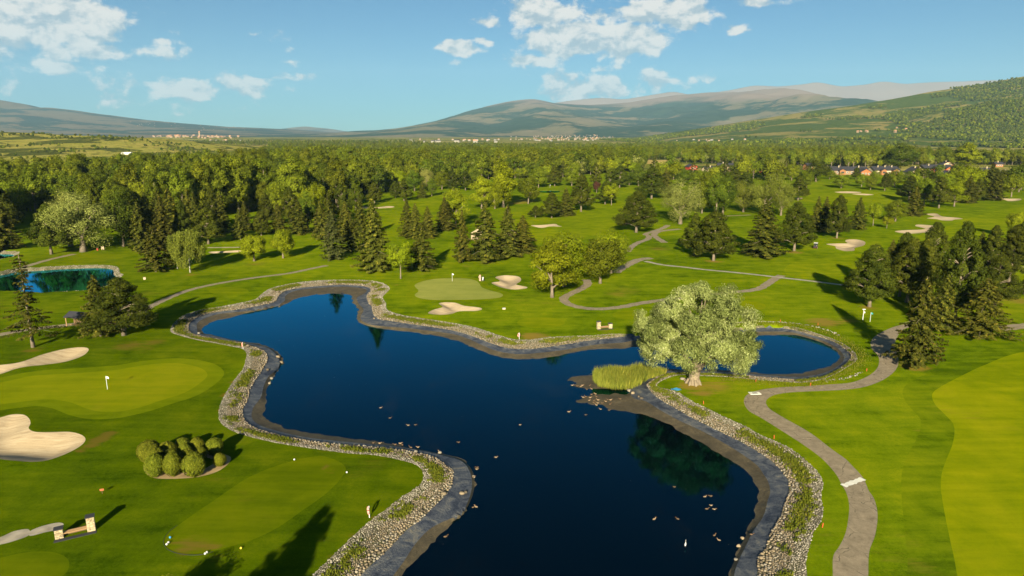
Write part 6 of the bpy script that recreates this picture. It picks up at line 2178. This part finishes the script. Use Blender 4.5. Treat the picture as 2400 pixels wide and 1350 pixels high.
# white egret wading
x, y = G(1606, 1283, Z_WATER)
e = tag(empty('egret', (x, y, Z_WATER), 1.2, (.75, .75, .75)), 'white egret standing in the dark shallow water at the lower right', 'bird')
MB().tube([(-.28, 0, .36), (-.12, 0, .42), (.08, 0, .50), (.18, 0, .60), (.15, 0, .76), (.22, 0, .92), (.30, 0, .95), (.42, 0, .93)], [.02, .10, .12, .06, .035, .035, .045, .01], 8).build('body', C['white'], e, True)
for s_ in (-.05, .05):
    MB().tube([(0, s_, .40), (.03, s_, .20), (0, s_, -.1)], .014, 5).build('leg', C['dark'], e)

# ------------------------------------------------------------------ chalets


def house(px, py, wpx, label, wall='cream', accent='orange_wall', wh=3.6, depth=9.0, front=False, chim=1, rz=0.0, pitch=.42, balcony=False, base_red=False, nwin=4, wing=()):
    """wpx = width in the picture; front=True turns the gable to the viewer"""
    p = cast(px, py)
    Wd = px2m(wpx, p.y)
    e = tag(empty('chalet', p, rz), label, 'house')
    Lx, Ly = (Wd, depth)
    hz = wh
    b = MB().box((0, 0, hz / 2 - .3), (Lx, Ly, hz + .6))
    rise = (Lx if front else Ly) / 2 * pitch
    # gable triangles belong to the walls
    if front:
        for s_ in (-1, 1):
            b.add([(-Lx / 2, s_ * Ly / 2, hz), (Lx / 2, s_ * Ly / 2, hz), (0, s_ * Ly / 2, hz + rise)], [(0, 1, 2)])
    else:
        for s_ in (-1, 1):
            b.add([(s_ * Lx / 2, -Ly / 2, hz), (s_ * Lx / 2, Ly / 2, hz), (s_ * Lx / 2, 0, hz + rise)], [(0, 1, 2)])
    b.build('wall', C[wall], e)
    ov, th = .8, .22
    if front:
        A = [(-Lx / 2 - ov, hz - ov * pitch), (0, hz + rise), (Lx / 2 + ov, hz - ov * pitch)]
        vs = [(x, y, z + k) for y in (-Ly / 2 - ov, Ly / 2 + ov) for k in (.03, th) for x, z in A]
    else:
        A = [(-Ly / 2 - ov, hz - ov * pitch), (0, hz + rise), (Ly / 2 + ov, hz - ov * pitch)]
        vs = [(x, y, z + k) for x in (-Lx / 2 - ov, Lx / 2 + ov) for k in (.03, th) for y, z in A]
    rf = MB().add(vs, [(0, 1, 4, 3), (1, 2, 5, 4), (6, 9, 10, 7), (7, 10, 11, 8), (3, 4, 10, 9), (4, 5, 11, 10), (0, 6, 7, 1), (1, 7, 8, 2), (0, 3, 9, 6), (2, 8, 11, 5)]).build('roof', C['slate'], e)
    for k in range(chim):
        x = Lx * (-.28 + .56 * (k / max(1, chim - 1) if chim > 1 else .3))
        ch = MB().box((x, -Ly * .12, hz + rise * .75 + .6), (.9, .8, 2.4)).build('chimney', C['masonry'], rf)
        MB().box((x, -Ly * .12, hz + rise * .75 + 1.87), (1.1, 1.0, .14)).build('chimney_cap', C['grey'], rf)
    n_ = nwin
    for k in range(n_):
        x = Lx * (-.40 + .80 * (k + .5) / n_)
        w_ = MB().box((x, -Ly / 2 - .03, hz * .56), (min(1.5, Lx / n_ * .55), .12, 1.35)).build('window', C['white'], e)
        MB().box((x, -Ly / 2 - .10, hz * .56), (min(1.2, Lx / n_ * .42), .04, 1.05)).build('pane', C['glass'], w_)
    if front:
        MB().add([(-Lx * .40, -Ly / 2 - .05, hz + .1), (Lx * .40, -Ly / 2 - .05, hz + .1), (0, -Ly / 2 - .05, hz + rise * .86)], [(0, 1, 2)]).build('gable_cladding', C[accent], e)
    if wing:
        for k, fx in enumerate(wing):
            wx, ww, wy = fx * Lx, 5.4, -Ly / 2 - 1.6
            wr = ww / 2 * .5
            wg = MB().box((wx, wy, hz * .5 - .2), (ww, 3.4, hz + .4)).add([(wx - ww / 2, wy - 1.7, hz), (wx + ww / 2, wy - 1.7, hz), (wx, wy - 1.7, hz + wr)], [(0, 1, 2)]).build('gable_wing', C[accent], e)
            Q = [(wx - ww / 2 - .7, hz - .35), (wx, hz + wr), (wx + ww / 2 + .7, hz - .35)]
            vs2 = [(x, y, z + q) for y in (wy - 2.5, wy + 5.5) for q in (.03, .25) for x, z in Q]
            MB().add(vs2, [(0, 1, 4, 3), (1, 2, 5, 4), (6, 9, 10, 7), (7, 10, 11, 8), (3, 4, 10, 9), (4, 5, 11, 10), (0, 6, 7, 1), (1, 7, 8, 2), (0, 3, 9, 6), (2, 8, 11, 5)]).build('wing_roof', C['slate'], wg)
            MB().box((wx, wy - 1.76, hz * .55), (2.6, .10, 1.5)).build('wing_window', C['glass'], wg)
    if balcony:
        bl_ = MB().box((0, -Ly / 2 - .7, hz * .48), (Lx * .9, 1.4, .15)).build('balcony', C['wood'], e)
        for k in range(12):
            MB().box((-Lx * .42 + Lx * .84 * k / 11, -Ly / 2 - 1.35, hz * .48 + .5), (.12, .06, .95)).build('baluster', C['wood_red'], bl_)
        MB().box((0, -Ly / 2 - 1.35, hz * .48 + 1.02), (Lx * .9, .10, .10)).build('handrail', C['wood'], bl_)
    if base_red:
        MB().box((0, -Ly / 2 - .9, 1.1), (Lx * .85, 1.7, 2.6)).build('lower_wall', C['red'], e)
        MB().box((0, -Ly / 2 - 1.0, 2.5), (Lx * .95, 2.2, .18)).build('porch_roof', C['slate'], e)
    return e


HOUSES = [
 (1620,398,20,'chalet with a bright red gable at the left end of the chalet row','red','red',3.8,9,True,0),
 (1666,403,36,'low chalet with a grey roof right of the red gable','cream','wood_red',3.2,9,False,1),
 (1709,401,54,'long chalet with a wide slate roof and an orange ground floor','tan_wall','orange_wall',5.4,11,False,2),
 (1744,404,18,'small chalet with a low slate roof right of the long one','tan_wall','wood_red',3.0,8,False,1),
 (1780,404,46,'brown chalet with two tall chimneys behind the dark trees','wood_red','wood_red',4.2,10,False,2),
 (1893,398,13,'narrow chalet showing a blue grey roof between the trees','orange_wall','wood_red',4.6,9,False,0),
 (1986,409,78,'wide chalet with a red wooden gable dormer and tan walls','tan_wall','orange_wall',4.4,12,False,2),
 (2024,411,28,'chalet end with a shallow front gable beside the wide one','orange_wall','wood_red',3.2,8,True,0),
 (2069,409,64,'chalet with a row of white windows under a broad slate roof','cream','orange_wall',4.6,12,False,3),
 (2144,415,44,'chalet with a white windowed gable behind a spruce','cream','orange_wall',4.6,10,True,1),
 (2190,404,74,'large dark roofed chalet at the back of the right hand group','tan_wall','wood_red',4.6,12,False,2),
 (2217,396,30,'rear chalet with a cream and orange gable','orange_wall','canvas',4.6,9,True,1),
 (2312,411,30,'chalet roof right of the big round bright tree','tan_wall','wood_red',4.4,11,False,1),
 (2364,420,48,'chalet with a long sloping roof at the right image edge','tan_wall','wood_red',4.4,11,False,2),
 (2338,391,16,'small blue roofed chalet far behind the right hand trees','orange_wall','wood_red',3.6,8,False,1),
]
for h in HOUSES:
    house(*h[:4], wall=h[4], accent=h[5], wh=h[6], depth=h[7], front=h[8], chim=h[9], rz=random.uniform(-.3, .3), pitch=.55, nwin=6 if h[2] > 40 else 3, wing=((-.22, .26) if h[2] > 60 else (.18,) if h[2] > 40 else ()))
house(2222, 426, 38, 'tall front chalet with a balcony and a red base wall', 'yellow' if False else 'tan_wall', 'orange_wall', 6.4, 10, True, 1, .08, .42, True, True, 3)
house(2208, 369, 22, 'lone pale farm building in the field beyond the chalets', 'cream', 'tan_wall', 3.2, 8, False, 0)

e = tag(empty('greenhouse', cast(298, 362), .02), 'long white greenhouse in the fields at the left', 'greenhouse')
gh = MB()
for i in range(7):
    pass
prof_ = [(-4.2, 0), (-4.2, 2.2), (-3.0, 3.6), (0, 4.4), (3.0, 3.6), (4.2, 2.2), (4.2, 0)]
vs = [(x_, y_, z_) for x_ in (-9, 9) for y_, z_ in prof_]
gh.add(vs, [(i, i + 1, i + 8, i + 7) for i in range(6)] + [tuple(range(7)), tuple(range(13, 6, -1))]).build('cover', C['white'], e)
for k in range(5):
    MB().tube([(-9 + 4.5 * k, y_ * 1.01, z_ * 1.01 + .02) for y_, z_ in prof_], .10, 5).build('hoop', C['grey'], e)

# ------------------------------------------------------------------ far villages


def far_house_mesh(name, wall, roof, L_, D_, H_, R_h):
    b = MB().box((0, 0, H_ / 2 - 1), (L_, D_, H_ + 2))
    nf = len(b.f)
    b.add([(-L_ / 2 - .4, -D_ / 2 - .4, H_ - .1), (L_ / 2 + .4, -D_ / 2 - .4, H_ - .1), (L_ / 2 + .4, D_ / 2 + .4, H_ - .1), (-L_ / 2 - .4, D_ / 2 + .4, H_ - .1), (-L_ / 2 - .4, 0, H_ + R_h), (L_ / 2 + .4, 0, H_ + R_h)],
          [(0, 1, 5, 4), (2, 3, 4, 5), (0, 4, 3), (1, 2, 5), (3, 2, 1, 0)])
    nr = len(b.f)
    # window openings on the long front
    for k in range(3):
        for q in range(2):
            x_, z_ = -L_ * .32 + L_ * .32 * k, H_ * (.28 + .42 * q)
            b.add([(x_ - .6, -D_ / 2 - .06, z_ - .8), (x_ + .6, -D_ / 2 - .06, z_ - .8), (x_ + .6, -D_ / 2 - .06, z_ + .8), (x_ - .6, -D_ / 2 - .06, z_ + .8)], [(0, 1, 2, 3)])
    me = new_mesh(name, b.v, b.f, [wall, roof, C['glass']], False)
    me.polygons.foreach_set('material_index', np.array([0] * nf + [1] * (nr - nf) + [2] * (len(b.f) - nr), np.int32))
    return me


VH = [far_house_mesh('village_house', C['village_wall'], C['tile'], 14, 10, 8, 3), far_house_mesh('village_house', C['village_wall'], C['tile'], 18, 11, 11, 3.2),
      far_house_mesh('village_house', C['village_white'], C['tile'], 12, 9, 6.5, 2.6), far_house_mesh('village_house', C['village_white'], C['slate'], 15, 10, 7, 3), far_house_mesh('village_house', C['tan_wall'], C['tile'], 16, 10, 12, 3)]


def village(n, boxes, kinds, smin, smax, label, group):
    for k in range(n):
        x0, x1, y0, y1 = boxes[k % len(boxes)]
        px, py = random.uniform(x0, x1), random.uniform(y0, y1)
        p = cast(px, py)
        s_ = random.uniform(smin, smax)
        o = link('village_house', VH[random.choice(kinds)], None, p)
        o.scale = (s_ * random.uniform(.8, 1.3), s_, s_ * random.uniform(.8, 1.15))
        o.rotation_euler = (0, 0, random.uniform(-.5, .5))
        tag(o, label, 'house', group)


village(64, [(350,420,319,323),(400,470,317.5,323),(430,520,318,324),(450,570,319,325)], [0, 0, 1, 1, 4], .6, 1.0, 'cream house with a tiled roof in the village at the left', 'houses of the left village')
village(150, [(1195,1330,320,331),(1290,1430,316,329),(1250,1400,318,330),(1330,1440,321,330)], [2, 2, 3, 0], .45, .8, 'small white house in the village below the middle mountain', 'houses of the middle village')
village(40, [(300,420,283,296),(400,560,290,302),(470,620,296,306)], [2, 3, 0], .5, .9, 'small pale house on the slope of the left mountain', 'houses on the left mountain slope')
village(22, [(960,1180,328,335)], [2, 0, 3], .7, 1.3, 'pale farm or works building on the valley floor', 'buildings on the valley floor')
village(14, [(2000,2050,308,313),(2090,2180,300,318),(2200,2400,308,330)], [2, 0, 4], .45, .75, 'pale farmhouse at the foot of the right hand hill', 'farmhouses below the right hand hill')
village(12, [(1640,1760,326,331),(1560,1660,328,333)], [2, 3, 0], .4, .7, 'small house at the near foot of the right hand hill', 'houses at the hill foot')
p = cast(468, 321)
e = tag(empty('church_tower', p, .2), 'square church tower rising above the left village', 'church')
MB().box((0, 0, 15), (9, 9, 34)).build('tower', C['village_wall'], e)
MB().add([(-5.2, -5.2, 32), (5.2, -5.2, 32), (5.2, 5.2, 32), (-5.2, 5.2, 32), (0, 0, 41)], [(0, 1, 4), (1, 2, 4), (2, 3, 4), (3, 0, 4), (3, 2, 1, 0)]).build('spire', C['tile'], e)
for s_ in (-2, 2):
    MB().box((s_, -4.5, 27), (1.6, .3, 4)).build('belfry_opening', C['dark'], e)

# ------------------------------------------------------------------ valley air
m = bpy.data.materials.new('valley_haze')
m.use_nodes = True
t = NT(m.node_tree)
pv = t.n('ShaderNodeVolumePrincipled', Color=(0.42, 0.71, 1.0), Density=HAZE_DENSITY, Anisotropy=0.0)
t.n('ShaderNodeOutputMaterial', Volume=pv.outputs[0])
hz_ = MB().box((0, 12200, 1198), (53000, 30600, 2404)).build('haze', m)
tag(hz_, 'thin bluish air over the whole valley', 'haze', kind='stuff')
